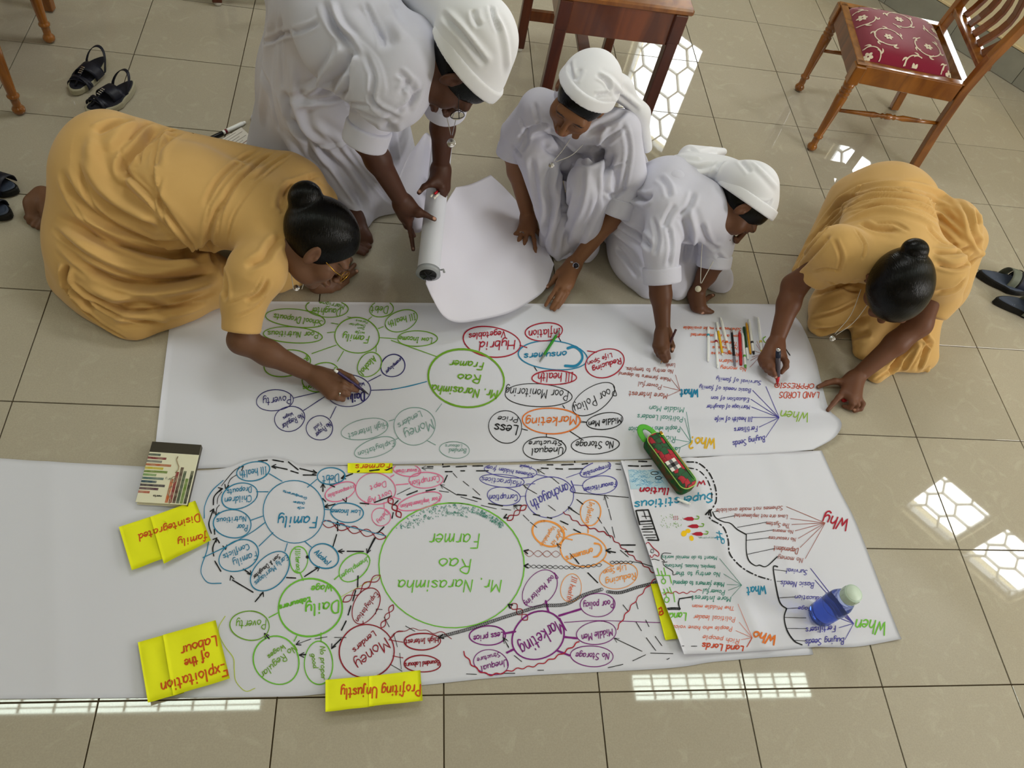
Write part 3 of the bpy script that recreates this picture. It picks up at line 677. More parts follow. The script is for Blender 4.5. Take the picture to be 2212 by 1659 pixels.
V='indigo'; p.tx(V,5,'Survival of family',1385,698,995,665,36); p.tx(V,5,'Basic needs of family',1295,765,848,735,36); p.tx(V,5,'Education of son',1280,845,950,832,36); p.tx(V,5,'Marriage of daughter',1285,910,908,905,36); p.tx(V,6,'Ill health of wife',1308,1010,982,1015,40); p.tx(V,6,'Fertilisers',1350,1090,1150,1105,46); p.tx(V,6,'Buying Seeds',1412,1175,1135,1225,52)
p.fan(V,5,1540,1015,[(1425,745),(1310,778),(1295,855),(1300,922),(1310,1013),(1365,1098),(1422,1188)]); p.tx('lime',9,'When',1805,975,1555,950,85)
p.tx('rust',7,'LAND LORDS',1888,795,1545,792,50); p.tx('rust',7,'OPPRESSIO',1843,722,1505,715,40)
p = Pen('B',420,960,4.88); V='blue'
p.el(V,11,622,285,180,96,-10); p.tx(V,8,'Ill health',755,235,475,288,78); p.el(V,11,475,545,190,133,-20); p.tx(V,8,'Children',600,535,318,565,68); p.tx(V,8,'Dropouts',600,448,345,480,58)
p.el(V,11,402,838,200,148,10); p.tx(V,8,'Poor',562,850,450,845,62); p.tx(V,8,'Nutritious',545,755,235,785,58); p.el(V,11,470,1175,213,160,-25); p.tx(V,8,'Family',645,1125,400,1230,78); p.tx(V,8,'Conflicts',565,1045,298,1165,60)
p.el(V,11,800,1340,242,160,-45); p.tx(V,7,'Early Marriages',968,1165,632,1455,52); p.tx('black',7,'Son & Daughter',885,1160,612,1395,42); p.el(V,13,1365,1180,155,130,20); p.tx(V,9,'Alcohol',1262,1145,1400,1275,62)
p.el(V,9,1050,710,325,328,0,.012); p.tx(V,14,'Family',1295,765,880,765,115); p.tx(V,6,'wife',1160,665,1090,662,24); p.tx(V,6,'Children',1165,610,1045,600,24); p.tx(V,6,'Grandparents',1188,560,940,485,26)
p.el(V,11,1440,335,148,86); p.tx(V,9,'Debt',1520,315,1350,340,85); p.el(V,11,1608,720,172,103,8); p.tx(V,8,'Low Income',1750,695,1450,685,55)
p.ln(V,9,(790,310,925,390),(655,500,780,500),(598,800,728,755),(680,1075,830,930),(1190,455,1290,370),(1370,685,1440,690),(1370,800,1560,850,2020,965),(955,1130,980,1045),(1165,1025,1235,1085),(745,825,600,930,330,1080,90,1195))
p.ln(V,9,(305,380,180,500,110,650,105,780),(155,1000,130,1130,75,1290,80,1380,150,1460,285,1465))
V='pink'; p.el(V,10,1540,500,170,90,-20); p.tx(V,7,'Irresponsible',1690,425,1405,530,42); p.el(V,9,1910,470,208,168); p.tx(V,8,'Govt Agri',2068,485,1785,600,62); p.tx(V,8,'Dept',2015,390,1850,440,55); p.el(V,9,1968,765,100,94); p.tx(V,7,'Delay',2015,695,1925,815,48); p.ln(V,8,(2000,610,2000,670))
V='black'; p.ln(V,13,(1015,280,1095,305),(835,235,980,265),(1110,255,1290,300),(670,180,770,168),(825,165,940,185),(990,185,1095,270),(1145,325,1285,325),(285,470,210,550,200,640),(200,690,160,800,155,860,180,940),(210,895,215,950),(235,990,195,1090,205,1180),(245,1005,265,1040),(215,1230,280,1340),(400,1430,620,1560),(515,1315,605,1375),(640,1660,725,1560),(970,1405,1070,1410),(1160,1395,1320,1290),(1460,1080,1500,950),(1510,915,1510,820),(1520,1130,1580,1128),(1610,1128,1785,1130),(1900,985,1820,1145),(1950,920,2000,870),(1895,615,2080,545),(1745,620,1840,630),(1485,630,1370,660),(1385,605,1350,570),(1355,500,1355,420),(1550,355,1670,310),(1430,430,1480,450))
p.ln(V,7,(510,235,430,270,340,370,285,440),(450,320,380,370,340,470),(290,500,250,560,240,630),(265,640,235,680,235,750))
for q in ((815,235,-1,0),(1292,302,1,.2),(518,232,.6,-.5),(330,470,-.3,1),(300,468,.8,-.2),(205,680,.5,-1),(230,757,-.2,1),(240,985,.5,-.6),(385,1385,-.3,-1),(605,1378,.6,.6),(725,1558,.4,-1),(1322,1292,.8,-.6),(1508,815,0,-1),(1515,1128,-1,0),(1820,1150,-.4,1),(1368,660,-1,.2),(1355,412,0,-1),(1548,360,-1,.4),(330,1110,.2,1),(1600,610,.4,1)): p.arrow(V,10,*q,L=45)
p.blob(V,1192,1188,18,18)
p.braid('maroon',9,1345,825,2020,980,38,5)
V='grass'; p.el(V,11,1100,1215,93,143); p.tx(V,8,'Illiteracy',1062,1100,1080,1350,52); p.el(V,12,1685,1295,185,122,-38); p.tx(V,8,'Unemployer',1832,1180,1530,1385,52)
q4 = Pen('4',420,960,4.88); q4.ln('black',13,(1690,305,1740,280),(1845,280,1950,268),(2020,275,2085,245)); q4.tx('noteink',9,'Farmers',2060,205,1700,215,60)
p = Pen('B',420,1200,4.88); V='grass'
p.el(V,18,1220,550,338,303,0,.015); p.tx(V,17,'Daily',1520,480,1165,530,118); p.tx(V,13,'Wage',1450,305,1235,325,72); p.tx(V,16,'Labourers',1215,440,893,530,50); p.el('green',11,585,740,203,158,5); p.tx('green',9,'Poverty',755,680,440,688,92)
p.el(V,14,865,1105,235,260,-15); p.tx('green',9,'No Regular',1050,940,690,1250,72); p.tx('green',9,'Wages',940,935,770,1055,52); p.el(V,12,1310,1135,153,223); p.tx('green',8,'No proper',1325,960,1340,1310,58); p.tx('green',8,'good',1230,1040,1258,1190,52)
p.ln(V,12,(1115,185,1150,265),(1475,255,1525,210),(785,655,880,605),(1050,905,1080,850),(1335,815,1335,910)); p.ln('ygreen',5,(1540,440,1700,350,1960,210)); p.ln('ygreen',8,(325,640,260,750,265,850,330,970,410,1080,420,1200,440,1330,540,1430,640,1400))
V='maroon'; p.el(V,9,1808,530,130,200,28); p.tx(V,7,'Exploytation',1910,385,1695,680,55); p.el(V,13,1815,1010,288,283,0,.012); p.tx(V,11,'Money',2000,865,1680,1130,125); p.tx(V,9,'Lenders',1885,795,1665,990,62); p.ln(V,8,(1778,690,1778,730),(2050,890,2200,915),(2050,890,2120,815,2200,800),(2090,1060,2200,1080))
p.braid(V,9,1960,210,1565,490,32,4); p.braid(V,9,2095,520,1970,765,24,3)
V='black'; p.ln(V,14,(1725,215,1720,335),(1700,370,1670,480),(1650,530,1620,630),(1600,690,1550,790),(1545,880,1445,980),(1175,1045,1105,1050),(790,880,740,825)); p.ln(V,6,(1600,865,1475,865),(1400,858,1270,880),(1230,880,1070,940),(1980,570,1915,565),(1910,620,1920,565),(2000,650,2055,755),(2100,825,2140,965),(2165,1030,2180,1200),(2070,1150,2190,1220))
for q in ((1445,985,-.6,1),(1105,1050,-1,0),(738,820,-.6,-.8),(1070,940,-1,.4)): p.arrow(V,9,*q,L=50)
p = Pen('B',780,970,3.858); V='grass'
p.el(V,10,757,970,602,524,0,.008); p.tx(V,10,'Mr. Narasimha',1168,1090,310,1095,102); p.tx(V,10,'Rao',915,915,650,912,112); p.tx(V,10,'Farmer',985,705,570,710,118)
for k in range(330):
    a = RS.uniform(-2.75,-.72); r = RS.uniform(.90 if a > -1.3 else .80,.985); x = 757+600*r*math.cos(a); y = 970+522*r*math.sin(a)
    if y > 660: continue
    L = 9 if a < -1.7 else 14; p.ribbon([(x-L*.5,y+L),(x-1,y)],2.6,'tealdark'); p.ribbon([(x+1,y),(x+L*.5,y+L)],2.6,'tealdark')
V='pink'; p.el(V,8,385,178,115,50,8); p.tx(V,6,'Favouritism',485,165,290,175,36); p.el(V,8,540,260,145,65,-3); p.tx(V,7,'Corruption',650,222,405,270,52); p.el(V,8,490,437,185,64,-15); p.tx(V,6,'Poor implimentation',655,395,328,465,38); p.ln(V,8,(245,235,275,215),(290,300,395,290),(260,400,330,420))
V='indigo'; p.el(V,6,1250,183,215,58,5); p.tx(V,5,'Schemes hidden from',1445,205,1048,140,36); p.tx(V,4,'People',1420,142,1325,135,26); p.el(V,6,1175,265,190,52,5); p.tx(V,5,'Malpractices',1335,270,1008,232,46); p.el(V,6,1188,395,138,75,5); p.tx(V,6,'Corruption',1305,380,1070,385,52)
p.el(V,6,1570,400,198,172); p.tx(V,8,'Panchayath',1750,265,1405,435,92); p.ln(V,5,(1463,212,1590,240),(1375,292,1450,290),(1325,397,1375,392),(1710,240,1840,195),(1760,300,1850,305))
V='or3'; p.el(V,9,1912,530,85,107); p.tx(V,6,'Inflation',1905,440,1870,615,42); p.el(V,16,1560,705,138,100,18); p.tx(V,6,'Hybrid',1680,645,1585,790,45); p.tx(V,5,'Vegetables',1600,635,1490,800,32)
V='plum'; p.el(V,6,1490,1163,178,118,-52); p.tx(V,6,'Poor Monitoring',1610,1030,1355,1285,50); p.el(V,10,1055,1555,148,82); p.tx(V,8,'Less price',1185,1525,938,1560,52)
V='orange2'; p.el('or3',5,1750,1160,85,120,12); p.tx(V,5,'Ill health',1760,1062,1710,1260,46)
V='maroon'; p.el(V,10,510,1605,150,70); p.tx(V,7,'High Interest',645,1570,370,1592,44); p.wavy(V,5,8,120,[(240,1580),(300,1530),(450,1500),(600,1530),(700,1535),(760,1600)])
p.el(V,10,510,1790,150,70); p.tx(V,7,'Bounded Labours',650,1760,365,1785,40)
p.braid(V,10,330,572,230,405,22,3); p.braid(V,8,1378,470,1218,595,20,3); p.braid('brown',4,1660,878,1365,870,26,4); p.braid(V,7,1385,1425,1255,1290,28,3)
V='black'; p.braid(V,4,1370,978,1780,990,13,9); p.braid(V,4,1780,990,2006,965,13,5); p.chain(V,4,14,[(640,1570),(900,1500),(1200,1400),(1330,1360),(1500,1310),(1700,1295),(1850,1220),(2006,1170)],17)
for x,y,dx,dy in ((1190,575,-1,.5),(1358,850,-1,-.2),(1358,975,-1,0),(1225,1295,-1,-.7),(652,1572,-1,.3)): p.arrow(V,12,x,y,dx,dy,L=34)
p.ln(V,10,(550,150,600,150),(680,150,740,145),(790,150,880,145),(930,143,1015,142),(700,190,760,190),(830,183,865,183),(960,183,1060,183),(1455,130,1500,130),(1550,133,1600,133),(1670,133,1770,130),(1840,128,1890,122),(1500,160,1560,163),(1620,165,1680,168),(1730,168,1850,165),(690,280,718,220),(380,385,470,350),(540,350,620,335),(930,400,1000,420),(800,380,880,388),(1060,455,1180,475),(1280,470,1335,470),(270,470,310,430),(268,530,258,580),(190,650,140,700),(120,740,60,850),(1435,545,1490,555),(1550,570,1590,580),(1660,600,1725,630),(1770,670,1830,700))
p.ln(V,5,(660,300,800,385),(850,270,900,310),(930,330,990,385),(765,200,800,240),(830,400,970,440),(1000,470,1130,500),(1170,500,1250,510),(650,350,730,360),(300,380,410,325),(1590,240,1650,290),(1560,470,1620,515),(1385,330,1465,375),(1725,480,1820,550),(1795,420,1850,465),(1350,550,1400,600),(1410,610,1465,655),(1890,1030,1975,1115),(1350,300,1400,340),(1465,170,1530,210),(1270,470,1310,510),(1630,790,1665,830),(1740,870,1815,960),(1180,1570,1230,1650),(370,1475,450,1520),(510,160,600,165))
for q in ((1725,480,-.6,-.8),(1465,170,-.8,-.5),(1355,300,-.8,-.5),(1270,468,-.6,-.8),(660,298,-.8,-.5),(1632,790,-.7,-.7),(1183,1570,-.5,-.8),(505,160,-1,0)): p.arrow(V,4,*q,L=34)
p = Pen('B',1000,970,3.385); V='indigo'
p.el(V,6,968,148,118,46,-20); p.tx(V,5,'Irresponsible',1072,112,878,175,32); p.el(V,5,1003,263,130,65,-5); p.tx(V,6,'Favouriticism',1118,238,882,285,36)
V='or3'; p.el(V,9,878,740,172,118,5); p.ln(V,13,(960,690,1000,700,1012,740,985,782,955,790)); p.tx(V,8,'onsumers',945,725,750,785,46); p.el(V,5,1140,930,145,88,-15); p.tx(V,6,'Reducing',1260,905,1040,955,48); p.tx(V,5,'Life Span',1190,850,1025,890,36); p.ln(V,9,(1020,810,1100,860),(735,650,800,665),(915,560,915,615))
V='plum'; p.el(V,11,550,1365,196,170,-25); p.tx(V,9,'Marketing',705,1235,405,1440,105); p.ln(V,15,(605,1110,625,1190),(700,1220,865,1170),(745,1375,835,1385),(690,1475,780,1510),(320,1490,370,1465),(300,1350,385,1335))
p.el(V,6,985,1140,130,84); p.tx(V,6,'Poor policy',1100,1105,880,1125,52); p.el(V,6,977,1345,143,86,-5); p.tx(V,6,'Middle Men',1090,1315,865,1360,52); p.el(V,6,943,1515,160,74,3); p.tx(V,6,'No Storage',1070,1495,828,1492,48); p.el(V,6,205,1560,128,90,8); p.tx(V,6,'Unequal',322,1540,130,1590,48); p.tx(V,5,'Structure',268,1485,103,1530,34); p.ln(V,5,(740,1268,1000,1255,1440,1270))
V='maroon'; p.wavy(V,7,7,70,[(735,460),(860,550),(1050,620),(1120,680),(1220,770),(1400,910)]); p.wavy('red',7,6,80,[(1405,950),(1330,1030),(1230,1150),(1165,1250),(1120,1325)]); p.wavy('red',8,7,80,[(850,1410),(700,1510),(540,1580),(390,1610),(200,1650),(80,1590),(0,1480)])
V='black'; p.chain(V,4,11,[(1060,1045),(1150,1050),(1280,1010),(1420,975)],14); p.braid(V,4,1075,830,1240,830,10,5); p.ln(V,5,(1240,825,1300,835,1385,860)); p.ln(V,10,(1155,703,1260,703),(1185,750,1245,752),(1050,745,1115,757)); p.arrow(V,9,1045,742,-1,-.1,L=34)
p.ln(V,5,(835,370,880,405),(770,430,850,480),(985,500,1015,545),(1030,570,1080,650),(1035,340,1060,430),(1065,440,1085,520),(1090,570,1110,650),(1150,740,1210,790),(910,905,985,980),(1170,1140,1210,1190),(1265,1115,1280,1170),(1265,1265,1305,1330),(1335,1250,1360,1300),(1340,1380,1410,1475),(1405,1370,1455,1440),(1110,1385,1310,1480),(1370,1493,1535,1497),(1240,1550,1335,1505),(1490,1540,1510,1530),(1060,1600,1170,1575),(545,1618,590,1618),(375,1510,430,1555),(25,1645,100,1648),(290,1640,380,1640),(820,800,850,840),(300,1390,335,1455),(1115,110,1150,112),(1120,150,1155,152),(810,320,1210,355))
for q in ((1105,1383,-1,-.6),(1037,335,-.3,-1),(298,1385,-.5,-.8)): p.arrow(V,4,*q,L=34)
p = Pen('C',1340,970,3.568)
p.fill('skyl',[(60,160),(350,165),(370,300),(80,310)])
for k in range(70):
    x = RS.uniform(60,320); y = RS.uniform(160,300); p.ribbon([(x+i*9,y+RS.uniform(-9,9)) for i in range(5)],3,'sky')
V='black'; p.el(V,5,263,187,28,12); p.el(V,5,293,223,25,10); p.tx('red',11,'llution',378,303,150,300,50); p.tx('red',9,'W',655,240,590,255,36); p.tx('skyb',11,'Superstitious',712,345,112,408,66)
p.ln(V,11,(120,475,215,470),(215,470,295,705),(295,705,180,700),(180,700,120,475),(152,560,243,555),(165,620,262,615)); p.ln(V,6,(178,665,278,662),(155,582,250,576),(180,480,190,510),(165,520,225,520),(185,500,200,540),(170,640,250,640),(195,685,270,683),(175,600,245,596))
for x,y,L in ((482,540,88),(515,597,92),(548,656,92)): 
    p.fill('red',[(x,y),(x+L*.4,y-15),(x+L*.8,y-16),(x+L,y),(x+L*.85,y+14),(x+L*.4,y+13)]); p.ln(G,7,(x+L,y,x+L+28,y,x+L+34,y-18,x+L+18,y-22))
for q in ((490,652,22,24,30),(522,632,20,17,10),(548,688,17,22,-20)): p.blob('gold2',*q)
p.ln('skyb',8,(725,685,765,680,800,695),(760,632,775,700),(740,645,785,655),(750,700,745,670)); p.el('skyb',7,790,712,12,16)
for k in range(42): x = RS.uniform(310,480); y = RS.uniform(500,605); p.ribbon([(x,y),(x+3,y+6)],3,G)
for i in range(3):
    for j in range(3): p.ribbon([(410+i*14,520+j*12),(414+i*14,521+j*12)],6,'red')
for k in range(40): x = RS.uniform(595,720); p.ribbon([(x,682+RS.uniform(-6,10)),(x+4,684)],2,'teal')
p.ln('red',6,(190,745,215,720,250,760,295,800,290,828,262,815,240,838,215,790,190,745)); p.el('black',4,245,787,12,14)
V='tealdark'; p.tx(V,4,'Meant to do menial works',745,828,320,822,30); p.tx(V,4,'temples, houses, functions',735,898,345,888,30); p.tx(V,5,'No entry to the',768,952,430,948,36); p.tx(V,5,'Make farmers to depend',800,1030,408,1015,36); p.tx(V,5,'Powerful',805,1090,638,1078,36); p.tx(V,5,'More Interest',852,1142,553,1130,40)
p.fan(V,3,935,1050,[(765,845),(795,963),(820,1045),(830,1090),(855,1138)]); p.tx('skyb',11,'What',1118,1050,975,1072,64)
V='grass'; p.ln(V,7,(285,920,300,975),(315,940,325,975),(335,915,350,975),(275,975,380,975),(380,975,395,1035),(325,1110,410,1110),(410,1110,420,1180),(335,1080,345,1110),(360,1075,375,1110),(380,1065,395,1110),(328,975,333,1000),(350,1110,356,1142)); p.el(V,7,333,1020,16,18); p.el(V,7,358,1163,18,20)
p.wavy('red',5,7,60,[(320,1120),(420,1105),(500,1110),(630,1085)]); p.ln('black',5,(390,805,330,805,315,840,340,865,320,870),(360,870,330,880,345,905,400,940,405,970,430,965),(235,855,262,850,300,860)); p.ln('black',9,(555,1140,455,1155),(455,1155,448,1190,458,1235)); p.chain('black',5,9,[(355,1236),(400,1230),(455,1232)],9)
V='orange2'; p.tx(V,4,'The Middle man',880,1215,555,1200,30); p.tx(V,4,'Political leader',885,1295,565,1280,38); p.tx(V,4,'People who have voice',862,1370,405,1360,34); p.tx(V,4,'Rich people',918,1468,640,1435,38); p.tx('rust',10,'Land Lords',950,1520,635,1495,50); p.fan(V,3,1015,1455,[(905,1195),(915,1335),(890,1400),(930,1470)]); p.ln('rust',7,(1015,1455,975,1525))
p.tx('orange',13,'Who',1208,1440,1030,1405,76); p.tx('grass',9,'Land',508,1262,380,1265,60); p.ln('black',5,(460,1518,490,1518),(545,1520,590,1520))
p.tx('red',12,'Why',1768,545,1570,500,95); V='brown'; p.fan(V,4,1578,570,[(1280,445),(1310,537),(1320,583),(1345,632),(1370,690),(1385,760),(1425,845)])
p.tx(V,4,'Schemes not made available',1252,440,740,462,32); p.tx(V,4,'Laws are not implemented',1288,510,880,500,32); p.tx(V,4,'The System',1308,578,1125,560,34); p.tx(V,4,'No means',1332,628,1175,620,28); p.tx(V,4,'No resources',1352,685,1145,675,30); p.tx(V,5,'Dependent',1372,770,1185,748,42); p.tx(V,4,'No money',1408,842,1215,822,40)
V='black'; p.ln(V,8,(710,485,735,530,790,560,850,575,900,620,970,660),(970,660,970,780,990,860,1040,900,1070,895),(1070,895,1125,905,1210,830)); p.ln(V,4,(750,540,880,515),(900,605,1125,565),(970,655,1175,625),(970,705,1145,685),(980,812,1185,768),(720,485,760,480))
p.dash(V,10,55,16,[(510,100),(600,110),(680,180),(730,290),(738,400),(700,470),(680,500),(700,545),(790,600),(830,700),(840,800),(890,870),(960,930),(1060,980),(1160,1010)]); p.dash(V,8,45,20,[(520,145),(600,165),(665,230),(700,320),(705,400)]); p.ln(V,10,(30,92,90,88),(140,95,205,98),(60,130,140,133),(160,133,240,130)); p.arrow(V,13,690,470,.3,-1,L=45)
V='indigo'; p.tx(V,5,'Survival',1442,935,1282,920,38); p.tx(V,5,'Basic Needs',1492,1030,1238,1015,44); p.tx(V,5,'Education',1560,1140,1345,1128,36); p.tx(V,5,'Marriage',1560,1225,1372,1215,32); p.tx(V,6,'Fertilisers',1658,1362,1428,1378,46); p.tx(V,6,'Buying Seeds',1722,1455,1425,1468,50)
p.fan(V,5,1798,1345,[(1465,920),(1500,1010),(1560,1130),(1650,1240),(1685,1378),(1730,1470),(1650,1290)])
V='black'; p.ln(V,10,(1212,908,1182,905,1182,960,1215,1140,1240,1200,1280,1230),(1280,1230,1262,1300,1285,1400,1340,1480,1400,1510)); p.ln(V,4,(1185,930,1280,942),(1205,1020,1240,1022),(1225,1148,1345,1140),(1280,1230,1370,1225),(1265,1298,1430,1302),(1285,1383,1430,1385),(1335,1475,1430,1480)); p.tx('grass',10,'When',2055,1330,1815,1310,105)
V='noteink'; p = Pen('1',250,930,5.184); p.tx(V,13,'Disintegrated',932,940,252,1168,78); p.tx(V,13,'family',1020,1150,690,1228,80)
p = Pen('2',0,0,1); p.tx(V,3.4,'Exploitation',488,1434,346,1476,25); p.tx(V,3.4,'of the',450,1408,398,1426,19); p.tx(V,3.2,'Labour',466,1374,388,1398,22)
p = Pen('3',0,0,1); p.tx(V,3.2,'Profiting Unjustly',908,1479,736,1488,23)
p = Pen('5',0,0,1); p.tx(V,3,'B',1428,1312,1418,1318,14)
def ink_material(k):
    return mat('ink_'+k, CO[k], .55, .3)
for (k,c,(nm_,id_)),(V_,F_) in INK.items():
    if not F_: continue
    loc = np.array(OW[k].location); me = mesh(nm_, [np.array(v)-loc for v in V_], F_); me.validate()
    o = link(nm_, me, ink_material(c), OW[k]); o['kind'] = 'stuff' if (id_ == 0 or nm_ == 'written_word') else 'thing'
# ================================================================ furniture
m_teak = mat('varnished_teak','7e421c',.28,.5,wood=((3,3,.35),'56290e'),coat=.4)
m_oak = mat('honey_varnished_wood','9c601f',.25,.5,wood=((2,2,.5),'6e3c0e'),coat=.6)
m_dark = mat('dark_varnished_wood','5f2c16',.35,.45,wood=((2.5,2.5,.4),'451c0a'),coat=.3)
m_cap = mat('white_rubber_foot','dcdad2',.5)
def seat_fabric():
    return mat('maroon_seat_velvet','7d0a2c',.75,.2,sheen=.4,bump=(300,.15))
def rot2(v, a): c,s = math.cos(a), math.sin(a); return np.array([v[0]*c-v[1]*s, v[0]*s+v[1]*c, v[2]])
LEGP = [(0,.016),(.02,.021),(.05,.022),(.075,.017),(.09,.014),(.13,.0145),(.185,.016),(.195,.0205),(.21,.021),(.225,.017),(.24,.0155),(.62,.0215),(.80,.0235),(.815,.019),(.83,.022),(.85,.0235),(.865,.018),(.88,.022),(.90,.0235),(.92,.018),(.935,.023),(1,.024)]
def make_chair(label):
    t = empty('dining_chair', label=label, cat='chair', group='carved wooden dining chairs')
    H = .43; hw = .213
    fl_ = [(-.222,-hw),(-.222,hw)]
    for x,y in fl_:
        b = MB(); b.lathe([(q,r) for q,r in LEGP], (x,y,.004), (x,y,.345), 16); b.box((x,y,.383),(.046,.046,.082),bev=.004); b.build('leg', m_oak, t)
    for y in (-hw,hw):
        b = MB(); P = [(.255,y,.004),(.235,y,.2),(.226,y,.40),(.24,y,.55),(.29,y,.80),(.325,y,.95)]
        for a,c in zip(P[:-1],P[1:]): b.beam(a, np.array(c)+nrm(np.array(c)-np.array(a))*.006, .036,.034,up=(0,1,0),bev=.003)
        b.build('back_leg', m_oak, t)
    b = MB(); b.box((-.222,0,.388),(.028,2*hw-.04,.078),bev=.003); b.build('front_rail', m_teak, t)
    for y in (-hw,hw):
        b = MB(); b.box((0,y,.388),(.41,.026,.078),bev=.003); b.build('side_rail', m_oak, t)
    b = MB(); b.box((.222,0,.388),(.026,2*hw-.03,.078),bev=.003); b.build('rear_rail', m_oak, t)
    b = MB(); 
    for s in (-1,1): b.box((-.012,s*(hw-.004),.4285),(.46,.032,.006),bev=.002)
    for s in (-1,1): b.box((s*.222-.002,0,.4285),(.032,2*hw,.006),bev=.002)
    b.build('seat_frame', m_oak, t)
    for y in (-hw,hw):
        b = MB(); b.lathe([(0,.007),(.2,.009),(.36,.0125),(.42,.007),(.44,.012),(.46,.008),(.48,.013),(.52,.013),(.54,.008),(.56,.012),(.58,.007),(.64,.0125),(.8,.009),(1,.007)], (-.21,y,.21), (.225,y,.24), 12); b.build('stretcher', m_oak, t)
    # cushion
    nu, nv = 26, 26; U,Vv = np.meshgrid(np.linspace(-1,1,nu),np.linspace(-1,1,nv),indexing='ij')
    def hgt(x,y): return .417+.060*(np.clip(1-np.abs(x)**5,0,1)*np.clip(1-np.abs(y)**5,0,1))**.6
    S = np.stack([U*.192-.022, Vv*.196, hgt(U,Vv)],-1); V = S.reshape(-1,3); I = np.arange(nu*nv).reshape(nu,nv)
    Q = np.stack([I[:-1,:-1],I[1:,:-1],I[1:,1:],I[:-1,1:]],-1).reshape(-1,4)
    cu = link('cushion', meshq('cushion',V,Q), seat_fabric(), t)
    V2, F2 = [], []
    def put(P, w):
        P = np.array(P); d = np.gradient(P,axis=0); d /= np.linalg.norm(d,axis=1,keepdims=True)+1e-9; n = np.stack([-d[:,1],d[:,0]],1)
        ws = np.array(w if not np.isscalar(w) else [w]*len(P))[:,None]; b0 = len(V2)
        for q in np.stack([P+n*ws,P-n*ws],1).reshape(-1,2):
            x,y = np.clip(q[0],-.97,.97), np.clip(q[1],-.97,.97); V2.append((x*.192-.022, y*.196, float(hgt(x,y))+.0013))
        for i in range(len(P)-1): F2.append((b0+2*i,b0+2*i+1,b0+2*i+3,b0+2*i+2))
    def leafs(c, a, L, n=2):
        for k in range(n):
            b_ = a+(k-(n-1)/2)*.9; P = [(c[0]+L*q*math.cos(b_+q*.7), c[1]+L*q*math.sin(b_+q*.7)) for q in np.linspace(0,1,7)]
            put(P, [.004+.05*math.sin(PI*q)*L*2.2 for q in np.linspace(0,1,7)])
    rr = random.Random(3)
    for cx,cy,r,a0 in ((-.45,-.35,.30,0),(.42,-.42,.30,2),(-.05,.42,.30,4),(-.85,.35,.28,1),(.78,.35,.28,3),(-.9,-.9,.25,5),(.1,-1.0,.24,1),(.9,-.95,.2,2),(-.5,1.0,.25,3),(.45,1.02,.24,4.5)):
        put([(cx+r*math.cos(a0+q)*(1-.1*q/5), cy+r*math.sin(a0+q)*(1-.1*q/5)) for q in np.linspace(0,5.2,34)], .012)
        for k in range(5): 
            a = a0+k*1.15+.3; leafs((cx+r*math.cos(a), cy+r*math.sin(a)), a+1.0, .12, 2)
        for k in range(6):
            a = k*PI/3+a0; put([(cx+q*math.cos(a), cy+q*math.sin(a)) for q in np.linspace(.015,.10,5)], [.006,.022,.03,.026,.006])
    link('floral_print', mesh('floral_print',V2,F2), mat('cream_print','d8ccb4',.7), cu)
    # backrest
    b = MB(); b.beam((.246,-hw,.505),(.246,hw,.505),.024,.05,up=(1,0,.15),bev=.003); b.build('lower_back_rail', m_oak, t)
    b = MB(); b.beam((.322,-hw-.02,.955),(.322,hw+.02,.955),.026,.075,up=(1,0,.2),bev=.004); b.build('top_rail', m_oak, t)
    for k in range(5):
        y0 = (-.135+.0675*k); b = MB(); P = []
        for q in np.linspace(0,1,12): P.append((.246+.078*q+.030*math.sin(PI*2*q), y0*(1+.25*math.sin(PI*q)), .52+.40*q))
        for a,c in zip(P[:-1],P[1:]): b.beam(a, np.array(c)+nrm(np.array(c)-np.array(a))*.004, .036,.014,up=(1,0,0),bev=.002)
        b.build('slat', m_teak, t)
    return t
def copy_tree(o, parent=None):
    c = o.copy(); COL.objects.link(c); c.parent = parent
    for ch in list(o.children): copy_tree(ch, c)
    return c
ch1 = make_chair('wooden dining chair with maroon floral seat at the upper right'); ch1.location = (2.668,2.432,0); ch1.rotation_euler = (0,0,math.radians(-7.5))
ch2 = copy_tree(ch1); ch2['label'] = 'wooden chair cut by the left edge, two turned legs beside the navy sandals'; ch2.location = (-.925,2.205,0); ch2.rotation_euler = (0,0,math.radians(181))
ch3 = copy_tree(ch1); ch3['label'] = 'wooden chair at the top left, only the foot of a square leg showing'; ch3.location = (-.955,2.885,0); ch3.rotation_euler = (0,0,math.radians(-93))
